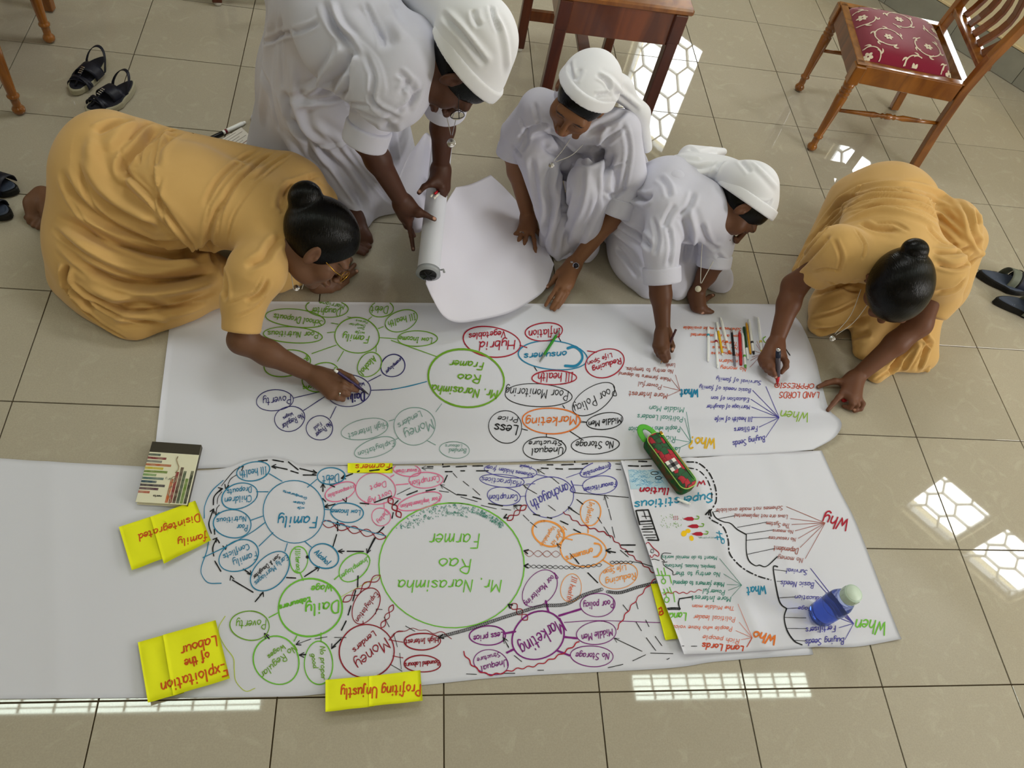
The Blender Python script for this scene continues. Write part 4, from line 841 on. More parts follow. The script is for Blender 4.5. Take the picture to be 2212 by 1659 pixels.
def make_table(label, o, rz, W=.392, L=.73, H=.70):
    t = empty('wooden_table', (*o,0), rz, label, 'table', 'dark wooden tables')
    for x in (0,W):
        for y in (0,L):
            b = MB(); b.beam((x,y,.016),(x,y,H-.12),.040,.040,bev=.003); b.beam((x,y,H-.125),(x,y,H-.022),.044,.044,bev=.003); lg = b.build('leg', m_dark, t)
            b = MB(); b.lathe([(0,.015),(1,.017)],(x,y,.0005),(x,y,.017),12); b.build('foot_cap', m_cap, lg)
    for a,c in (((0,0),(W,0)),((0,L),(W,L)),((0,0),(0,L)),((W,0),(W,L))):
        b = MB(); b.beam((*a,H-.075),(*c,H-.075),.10 if a[1]==c[1] else .10,.022,up=(0,0,1) if False else (0,0,1)); 
        b = MB(); d = np.array([c[0]-a[0],c[1]-a[1]]); ln_ = np.linalg.norm(d)-.04; ang = math.atan2(d[1],d[0]); R = np.array([[math.cos(ang),-math.sin(ang),0],[math.sin(ang),math.cos(ang),0],[0,0,1]])
        b.box(((a[0]+c[0])/2,(a[1]+c[1])/2,H-.082),(ln_,.020,.115),R,bev=.002); b.build('apron', m_teak, t)
    b = MB(); b.box((W/2,L-.0,.30),(W-.04,.022,.04),bev=.002); b.build('back_rail', m_dark, t)
    b = MB(); b.box((W/2,L-.0,.17),(W-.04,.024,.045),bev=.002); b.build('back_rail', m_teak, t)
    b = MB(); b.box((W*.62,L/2,.155),(.05,L-.02,.022),bev=.002); b.build('foot_stretcher', m_dark, t)
    b = MB(); b.box((W/2,0,.17),(W-.04,.024,.045),bev=.002); b.build('front_rail', m_teak, t)
    b = MB(); b.box((W/2,L/2+.008,H-.012),(W+.075,L+.056,.024),bev=.006); b.build('table_top', m_oak, t)
    return t
tb = make_table('dark wooden table behind the squatting woman in white', (1.146,2.000), math.radians(0))
tb2 = copy_tree(tb); tb2['label'] = 'dark wooden table at the top edge, one white-capped foot showing'; tb2.location = (-.145,2.80,0); tb2.rotation_euler = (0,0,math.radians(8))

# ================================================================ footwear
m_navy = mat('navy_shoe_leather','0e1122',.45,.4); m_insole = mat('navy_insole','12131f',.7); m_sole = mat('pale_shoe_sole','a9a48c',.6); m_blk = mat('black_rubber','0b0b0c',.55)
m_silver = mat('silver_metal','c9c9cc',.22,.5,metal=1); m_gold = mat('gold_metal','d9a93c',.25,.5,metal=1)
def sole_outline(L, W, n=30, side=1):
    P = []
    for k in range(n):
        t = 2*PI*k/n; x = math.cos(t); y = math.sin(t); w_ = W/2*(1.0+.14*x-.16*math.cos(2*t)*.6)*(.84 if x < -.1 else 1); P.append((x*L/2, y*w_+side*.012*(1-x*x)*-1))
    return P
def shoe(name, toe, heel, label, group, kind, side, L=.225, hz_=(.022,.034)):
    a = at(*toe); b = at(*heel); c = (a+b)/2; d = a-b; t = empty(name, (c[0],c[1],0), math.atan2(d[1],d[0]), label, 'sandal' if kind != 'slide' else 'slipper', group)
    W = .082; O = sole_outline(L,W,32,side); n = len(O)
    def zt(x): q = (x/L+.5); return hz_[1]+(hz_[0]-hz_[1])*np.clip(q*1.3,0,1)+.006*max(0,(q-.85)/.15)
    V = []; 
    for s_,zf in ((.94,lambda x:.001),(1,lambda x:.006),(1.0,lambda x:zt(x)-.004),(.97,lambda x:zt(x))):
        V += [(x*s_,y*s_,zf(x)) for x,y in O]
    F = [(k*n+i,k*n+(i+1)%n,(k+1)*n+(i+1)%n,(k+1)*n+i) for k in range(3) for i in range(n)]+[tuple(range(n-1,-1,-1)),tuple(3*n+i for i in range(n))]
    b_ = MB(); b_.add(V,F,False); b_.build('sole', m_sole if kind == 'sandal' else m_blk, t)
    b_ = MB(); V = [(x*.93,y*.93,zt(x)+.0005) for x,y in O]+[(x*.88,y*.86,zt(x)+.003) for x,y in O]
    b_.add(V,[(i,(i+1)%n,n+(i+1)%n,n+i) for i in range(n)]+[tuple(n+i for i in range(n))],False); b_.build('insole', m_insole if kind == 'sandal' else mat('grey_blue_insole','3d4658',.6), t)
    def strap(x0, x1, w_, h_, m_, nm, skew=0, r=.5, thick=.0022, par=None):
        V = []; N_ = 17; S_ = 5
        for i in range(N_):
            a_ = PI*i/(N_-1); y = -math.cos(a_)*W*r; z = max(0,math.sin(a_))**.7*h_
            for j in range(S_):
                q = j/(S_-1); x = x0+(x1-x0)*(i/(N_-1))+w_*(q-.5)+skew*math.sin(a_)
                V.append((x,y,zt(x0)+z-.008*(1-math.sin(a_))))
        n2 = len(V); V2_ = [(x,y*.95,z-thick) for x,y,z in V]; F = []
        for i in range(N_-1):
            for j in range(S_-1):
                p = i*S_+j; F.append((p,p+1,p+S_+1,p+S_)); F.append((n2+p,n2+p+S_,n2+p+S_+1,n2+p+1))
        for i in range(N_-1):
            p = i*S_; F.append((p,p+S_,n2+p+S_,n2+p)); p += S_-1; F.append((p,n2+p,n2+p+S_,p+S_))
        mb = MB(); mb.add(V+V2_,F,True); return mb.build(nm, m_, par or t)
    if kind == 'sandal':
        strap(.005,-.005,.05,.035,m_navy,'instep_strap'); strap(.062,.05,.012,.026,m_navy,'toe_strap'); strap(.05,.068,.010,.028,m_navy,'toe_strap'); strap(.075,.060,.009,.022,m_navy,'toe_strap')
        s_ = strap(-.045,-.035,.012,.058,m_navy,'heel_strap',skew=-.05)
        b_ = MB(); b_.tube([(.02,0,zt(0)+.035),(.05,0,zt(.05)+.027),(.09,0,zt(.09)+.004)],.0045,8,flat=((0,0,1),.5)); tb_ = b_.build('centre_strap', m_navy, t)
        for k in range(4):
            b_ = MB(); b_.box((.022+k*.008,0,zt(.02)+.041-k*.0025),(.005,.013,.004),bev=.001); b_.build('buckle_bar', m_silver, tb_)
    elif kind == 'closed':
        strap(.045,.045,.085,.036,m_navy,'upper'); strap(-.01,-.01,.03,.04,m_navy,'strap')
    else:
        strap(-.0,-.012,.035,.050,mat('olive_strap','6a7064',.5),'strap',skew=.01); strap(.022,.014,.006,.053,m_blk,'strap_edge',skew=.01); strap(.045,.045,.05,.042,mat('navy_blue_strap','20253a',.55),'toe_band')
        for k in range(2):
            b_ = MB(); b_.tube([(-.052-k*.008,y,zt(-.05)+.0035) for y in (-.012,0,.012)],.0009,6); b_.build('stripe_mark', mat('pale_mark','a8adb0',.5), t)
    return t
shoe('sandal',(163,205),(230,140),'navy wedge sandal further from the kneeling woman in yellow','pair of navy sandals','sandal',1)
shoe('sandal',(192,250),(292,190),'navy wedge sandal with silver buckle, partly behind the yellow habit','pair of navy sandals','sandal',-1)
shoe('sandal',(36,418),(-95,376),'black shoe at the left edge, upper of the pair','black shoes at the left edge','closed',1,L=.235)
shoe('sandal',(16,470),(-115,440),'black shoe at the left edge, lower of the pair','black shoes at the left edge','closed',-1,L=.235)
shoe('slipper',(2245,635),(2092,592),'grey-blue slide slipper at the right edge, upper of the pair','slide slippers at the right edge','slide',1,L=.25)
shoe('slipper',(2285,700),(2128,650),'grey-blue slide slipper at the right edge, lower of the pair','slide slippers at the right edge','slide',-1,L=.25)

# ================================================================ pens
m_pw = mat('white_pen_plastic','eceeec',.3,.5)
PC = {'teal':'3b9fb5','maroon':'8d1230','orange':'e0682c','green':'5aa33a','black':'15121a','yellow':'d9c65a'}
def pen(name, a, b, label, group, segs, r=.0047, za=.0058, zb=.0058, n=14):
    """a,b pixels; segs: (t0,t1,r0,r1,material,part name)"""
    A = at(a[0],a[1],za); B = at(b[0],b[1],zb); t = empty(name, A, 0, label, 'marker' if 'marker' in name else name.split('_')[0] if name in ('pencil',) else 'pen', group)
    for t0,t1,r0,r1,m_,nm in segs:
        P = (B-A)*t0; Q = (B-A)*t1; mb = MB(); mb.lathe([(0,r0*.9),(.04,r0),(.96,r1),(1,r1*.9)],P,Q,n); mb.build(nm, m_, t)
    return t
def Z8(x,y): return (1480+x/9.217, 660+y/9.217)
def sk(a,b,ringt,ringc,label,tip=None,flip=False):
    rc = mat('ring_'+ringc,PC[ringc],.4); r = .0050
    segs = [(0,.1,r*.55,r,m_pw,'cap_end'),(.1,ringt-.02,r,r,m_pw,'cap'),(ringt-.02,ringt+.035,r*1.03,r*1.03,rc,'ring'),(ringt+.035,.93,r*.98,r*.92,m_pw,'barrel'),(.93,1,r*.92,r*.6,rc if tip else m_pw,'barrel_end')]
    return pen('marker_pen',Z8(*a),Z8(*b),label,'pens lying on the upper sheet',segs)
sk((462,425),(455,1115),.24,'teal','white felt pen with a pale blue ring, leftmost of the pens')
sk((606,525),(648,1245),.265,'maroon','white felt pen with a dark red ring, second from the left')
pen('marker_pen',Z8(628,335),Z8(750,1000),'yellow felt pen with white cap among the white ones','pens lying on the upper sheet',[(0,.27,.004,.0048,m_pw,'cap'),(.27,.93,.0042,.0040,mat('yellow_plastic','e6b80e',.3),'barrel'),(.93,1,.0032,.002,m_pw,'barrel_end')])
sk((702,240),(888,955),.69,'orange','white felt pen with an orange ring and orange tip',True)
pen('ball_pen',Z8(920,440),Z8(992,1200),'clear ball pen with black ink, in the middle of the pens','pens lying on the upper sheet',[(0,.14,.0015,.004,m_silver,'tip'),(.14,.76,.0042,.0045,mat('black_pen','101014',.25),'barrel'),(.76,1,.0048,.004,mat('clear_cap','9a98a8',.15,trans=.4),'cap')])
pen('marker_pen',Z8(1083,528),Z8(1112,1185),'thick red marker lying in the middle of the pens','pens lying on the upper sheet',[(0,.08,.0035,.0055,mat('red_plastic','c01f24',.3),'cap_end'),(.08,.58,.0055,.0056,mat('red_plastic','c01f24',.3),'barrel'),(.58,.62,.0050,.0050,mat('red_plastic2','a8161c',.3),'groove'),(.62,1,.0060,.0052,mat('red_plastic','c01f24',.3),'cap')])
sk((1143,555),(1202,1235),.67,'green','white felt pen with a light green ring and green end',True)
pen('marker_pen',Z8(1172,430),Z8(1252,1070),'dark green felt pen with a white end','pens lying on the upper sheet',[(0,.66,.0046,.0044,mat('dark_green_plastic','103f20',.3),'barrel'),(.66,1,.0044,.0035,m_pw,'cap')],za=.0058,zb=.006)
pen('pencil',Z8(1218,330),Z8(1303,960),'yellow pencil lying beside the dark green pen','pens lying on the upper sheet',[(0,.05,.0008,.0032,mat('pencil_wood','c79c64',.6),'point'),(.05,1,.0040,.0040,mat('pencil_yellow','dc9f1c',.35),'barrel')],n=6)
sk((1268,275),(1366,965),.67,'black','white felt pen with a black ring and black tip',True)
sk((1448,235),(1532,945),.69,'yellow','white felt pen with a pale yellow ring, rightmost of the pens',True)
pen('marker_pen',(1209,713),(1166,781),'clear green felt pen lying across the word Consumers',None,[(0,.18,.0025,.004,mat('clear_plastic_grey','8e968e',.2,trans=.3),'cap_end'),(.18,.8,.0045,.0045,mat('green_plastic','2f8a22',.3),'barrel'),(.8,1,.0042,.002,mat('clear_plastic_grey','8e968e',.2,trans=.3),'tip')])
pen('felt_pen_lid',(1463,1078),(1491,1089),'small white pen lid beside the pencil case',None,[(0,.85,.0042,.0046,m_pw,'cap'),(.85,1,.0046,.003,m_pw,'cap_end')],za=.019,zb=.018)['category'] = 'pen lid'

# ================================================================ pencil case
def pencil_case():
    A = at(1412,958,.03); B = at(1478,1048,.03); d = B-A; d[2] = 0; Ln = np.linalg.norm(d)+.045; c = (A+B)/2
    t = empty('pencil_case', (c[0],c[1],.012), math.atan2(d[1],d[0]), 'green and red patterned pencil case with a green strap loop', 'pencil case'); W=.062; H=.046
    m = bpy.data.materials.new('case_print'); m.use_nodes = True; nt = m.node_tree; N = nt.nodes; L = nt.links; b = N['Principled BSDF']; b.inputs['Roughness'].default_value = .7
    tc = N.new('ShaderNodeTexCoord'); vo = N.new('ShaderNodeTexVoronoi'); vo.distance = 'CHEBYCHEV'; vo.inputs['Scale'].default_value = 55; L.new(tc.outputs['Object'],vo.inputs[0])
    r = N.new('ShaderNodeValToRGB'); r.color_ramp.interpolation = 'CONSTANT'; e = r.color_ramp.elements; e[0].color = (*srgb('1c5a34'),1); e[1].position = .45; e[1].color = (*srgb('b32434'),1)
    sp = N.new('ShaderNodeSeparateColor'); L.new(vo.outputs['Color'],sp.inputs[0]); L.new(sp.outputs[0],r.inputs[0])
    ve = N.new('ShaderNodeTexVoronoi'); ve.distance = 'CHEBYCHEV'; ve.feature = 'F2'; ve.inputs['Scale'].default_value = 55; L.new(tc.outputs['Object'],ve.inputs[0])
    sb = N.new('ShaderNodeMath'); sb.operation = 'SUBTRACT'; L.new(ve.outputs['Distance'],sb.inputs[0]); L.new(vo.outputs['Distance'],sb.inputs[1]); lt = N.new('ShaderNodeMath'); lt.operation = 'LESS_THAN'; lt.inputs[1].default_value = .05; L.new(sb.outputs[0],lt.inputs[0])
    mx = N.new('ShaderNodeMix'); mx.data_type = 'RGBA'; L.new(lt.outputs[0],mx.inputs[0]); L.new(r.outputs[0],mx.inputs[6]); mx.inputs[7].default_value = (*srgb('3c0f14'),1); L.new(mx.outputs[2],b.inputs['Base Color'])
    def rr(w,l,z,rad,n=6):
        P = []
        for cx,cy,a0 in ((l/2-rad,w/2-rad,0),(-l/2+rad,w/2-rad,90),(-l/2+rad,-w/2+rad,180),(l/2-rad,-w/2+rad,270)):
            for k in range(n+1): a = math.radians(a0+90*k/n); P.append((cx+rad*math.cos(a),cy+rad*math.sin(a),z))
        return P
    rings = [rr(W*.9,Ln*.97,.0,.018),rr(W,Ln,.010,.022),rr(W*1.02,Ln,.028,.022),rr(W*.97,Ln*.985,H-.003,.022),rr(W*.85,Ln*.95,H+.003,.020),rr(W*.4,Ln*.7,H+.006,.012)]
    V = [p for q in rings for p in q]; n = len(rings[0]); F = [(k*n+i,k*n+(i+1)%n,(k+1)*n+(i+1)%n,(k+1)*n+i) for k in range(len(rings)-1) for i in range(n)]+[tuple(range(n-1,-1,-1)),tuple((len(rings)-1)*n+i for i in range(n))]
    mb = MB(); mb.add(V[:4*n],[f for f in F[:3*n]]+[tuple(range(n-1,-1,-1)),tuple(3*n+i for i in range(n))],True); mb.build('body', mat('case_green','17592e',.65,.2,noise=(40,'8c2630',.6)), t)
    mb = MB(); mb.add(V[3*n:],[(k*n+i,k*n+(i+1)%n,(k+1)*n+(i+1)%n,(k+1)*n+i) for k in range(2) for i in range(n)]+[tuple(2*n+i for i in range(n))],True); mb.build('top_panel', m, t)
    P = rr(W*.97,Ln*.985,H-.002,.022); mb = MB(); mb.tube(P+[P[0],P[1]],.0016,8,False); mb.build('piping', mat('lime_piping','a9d86a',.4), t)
    mb = MB(); y = W*.30
    mb.box((0,y,H+.0035),(Ln*.86,.010,.002),bev=.0006); z1 = mb.build('zip_tape', mat('zip_green','4f9a3a',.6), t)
    mb = MB(); mb.tube([(-Ln*.42,y,H+.0055),(Ln*.42,y,H+.0055)],.0013,6); mb.build('zip_teeth', mat('zip_teeth','245c22',.5), z1)
    mb = MB(); mb.box((-Ln*.43,y+.004,H+.007),(.012,.009,.004),bev=.001); mb.build('zip_pull', m_gold, z1)
    mg = [mat('check_%d'%k,c_,.7) for k,c_ in enumerate(('17171a','e8e6e0','6c6c70'))]
    for i in range(3):
        for j in range(3):
            k = 0 if (i%2 and j%2) else (1 if not(i%2 or j%2) else 2); mb = MB(); mb.box((.005+i*.012,-.022+j*.012,H+.0055),(.0118,.0118,.0012)); mb.build('checked_patch', mg[k], t)
    mb = MB(); P = []
    for q in np.linspace(0,1,18): a = PI*q; P.append((-Ln*.46-.048*math.sin(a)**.8, -.004+(.022 if q>.5 else .022)*math.cos(a), H*.62-.004*math.sin(a)))
    mb.tube(P,.0095,8,True,flat=((0,0,1),.14)); mb.build('strap_loop', mat('bright_green_webbing','59b83a',.6,bump=(400,.2)), t)
pencil_case()

# ================================================================ bottle
def bottle():
    g = at(1768,1330,0.004); t = empty('water_bottle', (g[0],g[1],.0105), 0, 'blue plastic water bottle with a pale screw cap, half full', 'bottle')
    mbt = bpy.data.materials.new('blue_bottle_plastic'); mbt.use_nodes = True; b = mbt.node_tree.nodes['Principled BSDF']; b.inputs['Base Color'].default_value = (*srgb('c4d2f6'),1); b.inputs['Transmission Weight'].default_value = .93; b.inputs['Roughness'].default_value = .10; b.inputs['IOR'].default_value = 1.12; b.inputs['Specular IOR Level'].default_value = .6
    pr = [(0,.030),(.02,.0345),(.05,.036),(.45,.036),(.52,.0352),(.56,.0362),(.70,.0355),(.80,.031),(.87,.025),(.93,.0215),(1,.0215)]
    mb = MB(); mb.lathe(pr,(0,0,0),(0,0,.168),28); mb.build('bottle_body', mbt, t)
    mw = bpy.data.materials.new('blue_water'); mw.use_nodes = True; b = mw.node_tree.nodes['Principled BSDF']; b.inputs['Base Color'].default_value = (*srgb('5a80ee'),1); b.inputs['Transmission Weight'].default_value = .85; b.inputs['Roughness'].default_value = .03; b.inputs['IOR'].default_value = 1.2
    mb = MB(); mb.lathe([(0,.028),(.06,.0330),(1,.0338)],(0,0,.003),(0,0,.075),28); mb.build('water', mw, t)
    mb = MB(); mb.tube([(.0364*math.cos(a),.0364*math.sin(a),.09) for a in np.linspace(0,6.3,30)],.0012,6,False); mb.build('ridge', mbt, t)
    mb = MB(); mb.lathe([(0,.0245),(.1,.0255),(.85,.0250),(.97,.0245),(1,.022)],(0,0,.158),(0,0,.186),28); cp = mb.build('cap', mat('pale_green_cap','b9cdbf',.4), t)
    mb = MB(); mb.lathe([(0,.0215),(1,.0205)],(0,0,.1855),(0,0,.1872),24); mb.build('cap_disc', mat('pale_green_cap2','cbdccd',.4), cp)
    for k in range(24):
        a = 2*PI*k/24; mb = MB(); mb.box((.0252*math.cos(a),.0252*math.sin(a),.171),(.0014,.0014,.020)); 
        if k%2 == 0: mb.build('grip_rib', MATS['pale_green_cap'], cp)
bottle()

# ================================================================ notebook
def notebook():
    c = [at(x,y,.022) for x,y in ((329,955),(433,961),(407,1092),(293,1084))]; o = (c[0]+c[1]+c[2]+c[3])/4
    ux = nrm((c[1]-c[0])+(c[2]-c[3])); uy = nrm((c[0]-c[3])+(c[1]-c[2])); W = np.linalg.norm(c[1]-c[0])*.5+np.linalg.norm(c[2]-c[3])*.5; L = np.linalg.norm(c[0]-c[3])*.5+np.linalg.norm(c[1]-c[2])*.5
    ang = math.atan2(ux[1],ux[0]); t = empty('notebook', (o[0],o[1],.0065), ang, 'small hardback notebook with coloured bars on its cover', 'notebook')
    mb = MB(); mb.box((0,0,.0085),(W-.006,L-.006,.013)); mb.build('pages', mat('page_edges','cfc8ae',.8,bump=(900,.3)), t)
    mb = MB(); mb.box((0,0,.0012),(W,L,.0022),bev=.0006); mb.build('back_cover', mat('cover_cream','e4e2c8',.4), t)
    mb = MB(); mb.box((0,0,.0160),(W,L,.0022),bev=.0006); cv = mb.build('front_cover', mat('cover_cream','e4e2c8',.4), t)
    mb = MB(); mb.box((W/2-.001,0,.0085),(.003,L,.016),bev=.001); mb.build('spine', mat('dark_binding','3b362c',.5), t)
    def bar(x0,x1,y0,y1,col,nm='printed_bar'):
        q = MB(); q.box(((x0+x1)/2*W-W/2,L/2-(y0+y1)/2*L,.01725),((x1-x0)*W,(y1-y0)*L,.0004)); q.build(nm, mat('print_'+col,col,.4,noise=(60,'c9c7ae' if col != '3b362c' else '3b362c',.35)), cv)
    bar(0,1,0,.175,'3b362c','dark_band')
    for k,(l,col) in enumerate(((.24,'46564e'),(.37,'7c2b33'),(.30,'7d7d78'),(.50,'b06038'),(.36,'c7b631'),(.46,'6f8a3a'),(.26,'7fa068'),(.42,'55706e'),(.30,'3c5360'),(.48,'3d3240'),(.37,'5a3848'),(.22,'b0503c'))): bar(.0,l,.20+k*.056,.20+k*.056+.038,col)
    for k,(h_,col) in enumerate(((.40,'c25f2c'),(.52,'8c3838'),(.60,'54392e'),(.54,'4c5a44'),(.42,'6c8a3a'),(.55,'3c4030'))): bar(.56+k*.072,.56+k*.072+.058,1-h_,.985,col)
    q = MB(); 
    for s in (-1,1):
        P = [(.12*W+.006*math.sin(k*1.1)*s, s*(.02+.010*k)*1.0-.02, .0178) for k in range(6)]; q.tube(P,.0014,6)
    q.tube([(.12*W+.006*math.cos(a),-.02+.009*math.sin(a),.0178) for a in np.linspace(0,6.3,14)],.001,6,False); q.build('gilt_ornament', mat('gilt_print','a8977a',.3,metal=.6), cv)
    V_, F_ = [], []
    def word(txt, x, y, h, w_):
        cx = x
        for c_ in txt:
            wd,g = GL[c_]; u = h/9
            for st in g.split('|'):
                P = np.array([(int(a[0]),int(a[1],16)-3) for a in st.split()],float)*u; P[:,0] += cx; P[:,1] += y
                d_ = np.gradient(P,axis=0); d_ /= np.linalg.norm(d_,axis=1,keepdims=True)+1e-9
                for i in range(len(P)-1):
                    nn_ = np.array([-(P[i+1]-P[i])[1],(P[i+1]-P[i])[0]]); nn_ = nn_/(np.linalg.norm(nn_)+1e-9)*w_; b0 = len(V_)
                    for p_ in (P[i]+nn_,P[i]-nn_,P[i+1]-nn_,P[i+1]+nn_): V_.append((-p_[0],-p_[1],.0178))
                    F_.append((b0,b0+1,b0+2,b0+3))
            cx += (wd+1.1)*u
    word('neeta',.004,.375*L,.007,.0007); word('Diary',-.020,-.02*L+.02,.009,.0003)
    link('printed_lettering', mesh('printed_lettering',V_,F_), mat('print_ink','3a3a34',.5), cv)
notebook()

# ================================================================ marker and card behind the kneeling woman
pen('marker_pen',(455,299),(530,264),'white whiteboard marker with a black cap behind the kneeling woman',None,[(0,.34,.0075,.0075,mat('black_cap','0c0c10',.35),'cap'),(.34,.40,.0080,.0080,m_pw,'collar'),(.40,.46,.0078,.0078,mat('maroon_ring','6d1226',.4),'ring'),(.46,.92,.0080,.0080,m_pw,'barrel'),(.92,1,.0070,.005,m_pw,'barrel_end')],za=.0085,zb=.0085)
def card():
    c = [at(*p,.012) for p in ((472,304),(521,274),(556,306),(500,345))]; t = empty('card_packet', (*c[0][:2],0), 0, 'white printed card packet lying beside the whiteboard marker', 'packet')
    o = np.array([c[0][0],c[0][1],0]); mb = MB(); V = [p-o for p in c]; V = [np.array([v[0],v[1],.0]) for v in V]+[np.array([v[0],v[1],.010]) for v in V]
    mb.add(V,[(0,1,5,4),(1,2,6,5),(2,3,7,6),(3,0,4,7),(4,5,6,7),(3,2,1,0)]); mb.build('card', mat('packet_card','d9d4cc',.5), t)
    a,b_,c2,d_ = [v for v in V[4:]]
    for k in range(7):
        s0 = .08+.12*k; P = a+(d_-a)*s0; Qq = b_+(c2-b_)*s0; mb = MB(); mb.beam(P+(Qq-P)*(.08 if k%3 else .02)+np.array([0,0,.0004]), P+(Qq-P)*(.9 if k%2 else .7)+np.array([0,0,.0004]),.0004,.0022 if k != 5 else .004); mb.build('printed_line', mat('print_grey','8a8580',.6) if k != 5 else mat('print_redbrown','8a3a34',.6), t)
card()

# ================================================================ roll of chart paper and the loose end of it
RA = at(925,590,.23); RB_ = at(941,440,.27); RBk = RA+nrm(RB_-RA)*.56; rd = nrm(RBk-RA)
t = empty('paper_roll', RA, 0, 'thick roll of white chart paper with a black core, held by the bending woman', 'paper roll')
mb = MB(); mb.lathe([(0,.034),(.012,.0345),(.5,.0342),(.985,.0342),(1,.031)],(0,0,0),RBk-RA,40); mb.build('rolled_paper', m_paper, t)
mb = MB(); mb.tube([np.array([0,0,0])-rd*.004,np.array([0,0,0])+rd*.012],[.038,.0358],32,True); wr = mb.build('plastic_wrapping', mat('clear_wrap','c8ccd0',.25,trans=.5), t)
mb = MB(); mb.lathe([(0,.0262),(.5,.0262),(1,.0262)],-rd*.0085,-rd*.003,28); mb.build('core', mat('black_core','08080a',.5), t)
mb = MB(); mb.lathe([(0,.017),(1,.017)],-rd*.0095,-rd*.0080,24); mb.build('core_hole', mat('core_hole','050506',.6), t)
for a in range(6):
    q = MB(); x = nrm(np.cross(rd,(0,0,1))); y = np.cross(x,rd); dd = x*math.cos(a*PI/3)+y*math.sin(a*PI/3); q.beam(-rd*.010+dd*.006,-rd*.010+dd*.024,.003,.002,up=rd); q.build('core_spoke', mat('core_grey','0e0f12',.5), t)
q = MB(); q.tube([np.array([.036,0,.018]),np.array([.044,-.004,.026]),np.array([.047,-.012,.022])],.004,6,True,flat=((0,1,0),.2)); q.build('wrapping_tuft', MATS['clear_wrap'], t)
def bez(C4, n=40, m=40):
    """bicubic sheet from a 4x4 grid of (px,py,z)"""
    P = np.array([[at(*q) for q in r] for r in C4]); B = lambda t: np.stack([(1-t)**3,3*t*(1-t)**2,3*t*t*(1-t),t**3],-1)
    return np.einsum('ui,vj,ijk->uvk', B(np.linspace(0,1,n)), B(np.linspace(0,1,m)), P)
low = coons([(985,404,.10),(1020,396,.08),(1060,377,.05)],[(920,612,.20),(935,645,.15),(958,682,.10),(990,696,.07),(1040,690,.05),(1100,675,.035),(1150,648,.026),(1180,620,.02),(1197,570,.012)],
    [(985,404,.10),(958,450,.17),(930,545,.20),(920,612,.20)],[(1060,377,.05),(1090,405,.02),(1125,445,.006),(1160,500,.005),(1197,570,.012)],60,60,
    lambda u,v: .010*np.exp(-((u-.78)/.10)**2-((v-.62)/.10)**2)-.006*np.exp(-((u-.70)/.06)**2-((v-.66)/.06)**2)-.03*np.sin(v*3.14)*np.exp(-((u-.3)/.25)**2), zmin=.006)
oL, VL, QL = patch_obj('loose_paper', low, m_paper2); tag(oL, 'loose unrolled end of the paper roll spread in front of the squatting woman', 'paper sheet')
fold = coons([(906,304,.26),(920,299,.26),(934,301,.25)],[(880,500,.17),(908,505,.18),(925,470,.17)],[(906,304,.26),(884,335,.24),(862,385,.21),(850,440,.19),(880,500,.17)],[(934,301,.25),(937,345,.24),(932,400,.22),(925,470,.17)],24,30,lambda u,v: .025*np.sin(u*3.14)*(1-v*.5), zmin=.01)
oL2, V_, Q_ = patch_obj('curling_flap', fold, m_paper2, oL)
# ================================================================ people
def skin(name, c): 
    return mat(name, c, .5, .35, attr=True, bump=(220,.12), bdist=.0008)
m_hair = mat('black_hair','020202',.26,.22)
def hair_material():
    m = m_hair; nt = m.node_tree; N = nt.nodes; L = nt.links; b = N['Principled BSDF']; tc = N.new('ShaderNodeTexCoord'); mp = N.new('ShaderNodeMapping'); mp.inputs['Scale'].default_value = (420,60,90)
    no = N.new('ShaderNodeTexNoise'); no.inputs['Scale'].default_value = 1; no.inputs['Detail'].default_value = 3; L.new(tc.outputs['Object'],mp.inputs[0]); L.new(mp.outputs[0],no.inputs[0])
    bp = N.new('ShaderNodeBump'); bp.inputs['Strength'].default_value = .6; bp.inputs['Distance'].default_value = .0025; L.new(no.outputs[0],bp.inputs['Height']); L.new(bp.outputs[0],b.inputs['Normal'])
hair_material()
m_ochre = mat('ochre_cotton','cfa768',.8,.2,noise=(14,'c69e5e',.3),bump=(60,.1),sheen=.2)
m_orange = mat('deep_orange_lining','b06a22',.8,.2)
m_white = mat('white_cotton','cacad8',.85,.15,bump=(60,.15),sheen=.1,crease=(3,.003))
m_veil = mat('crisp_white_veil','e4e5eb',.7,.25,bump=(60,.1))
m_glass = mat('lens_glass','ffffff',.02,.5,trans=1,ior=1.1)
A = lambda *q: at(*q)
def settle(t):
    for c in t.children: c.matrix_parent_inverse = Matrix.Translation(-Vector(t.location))
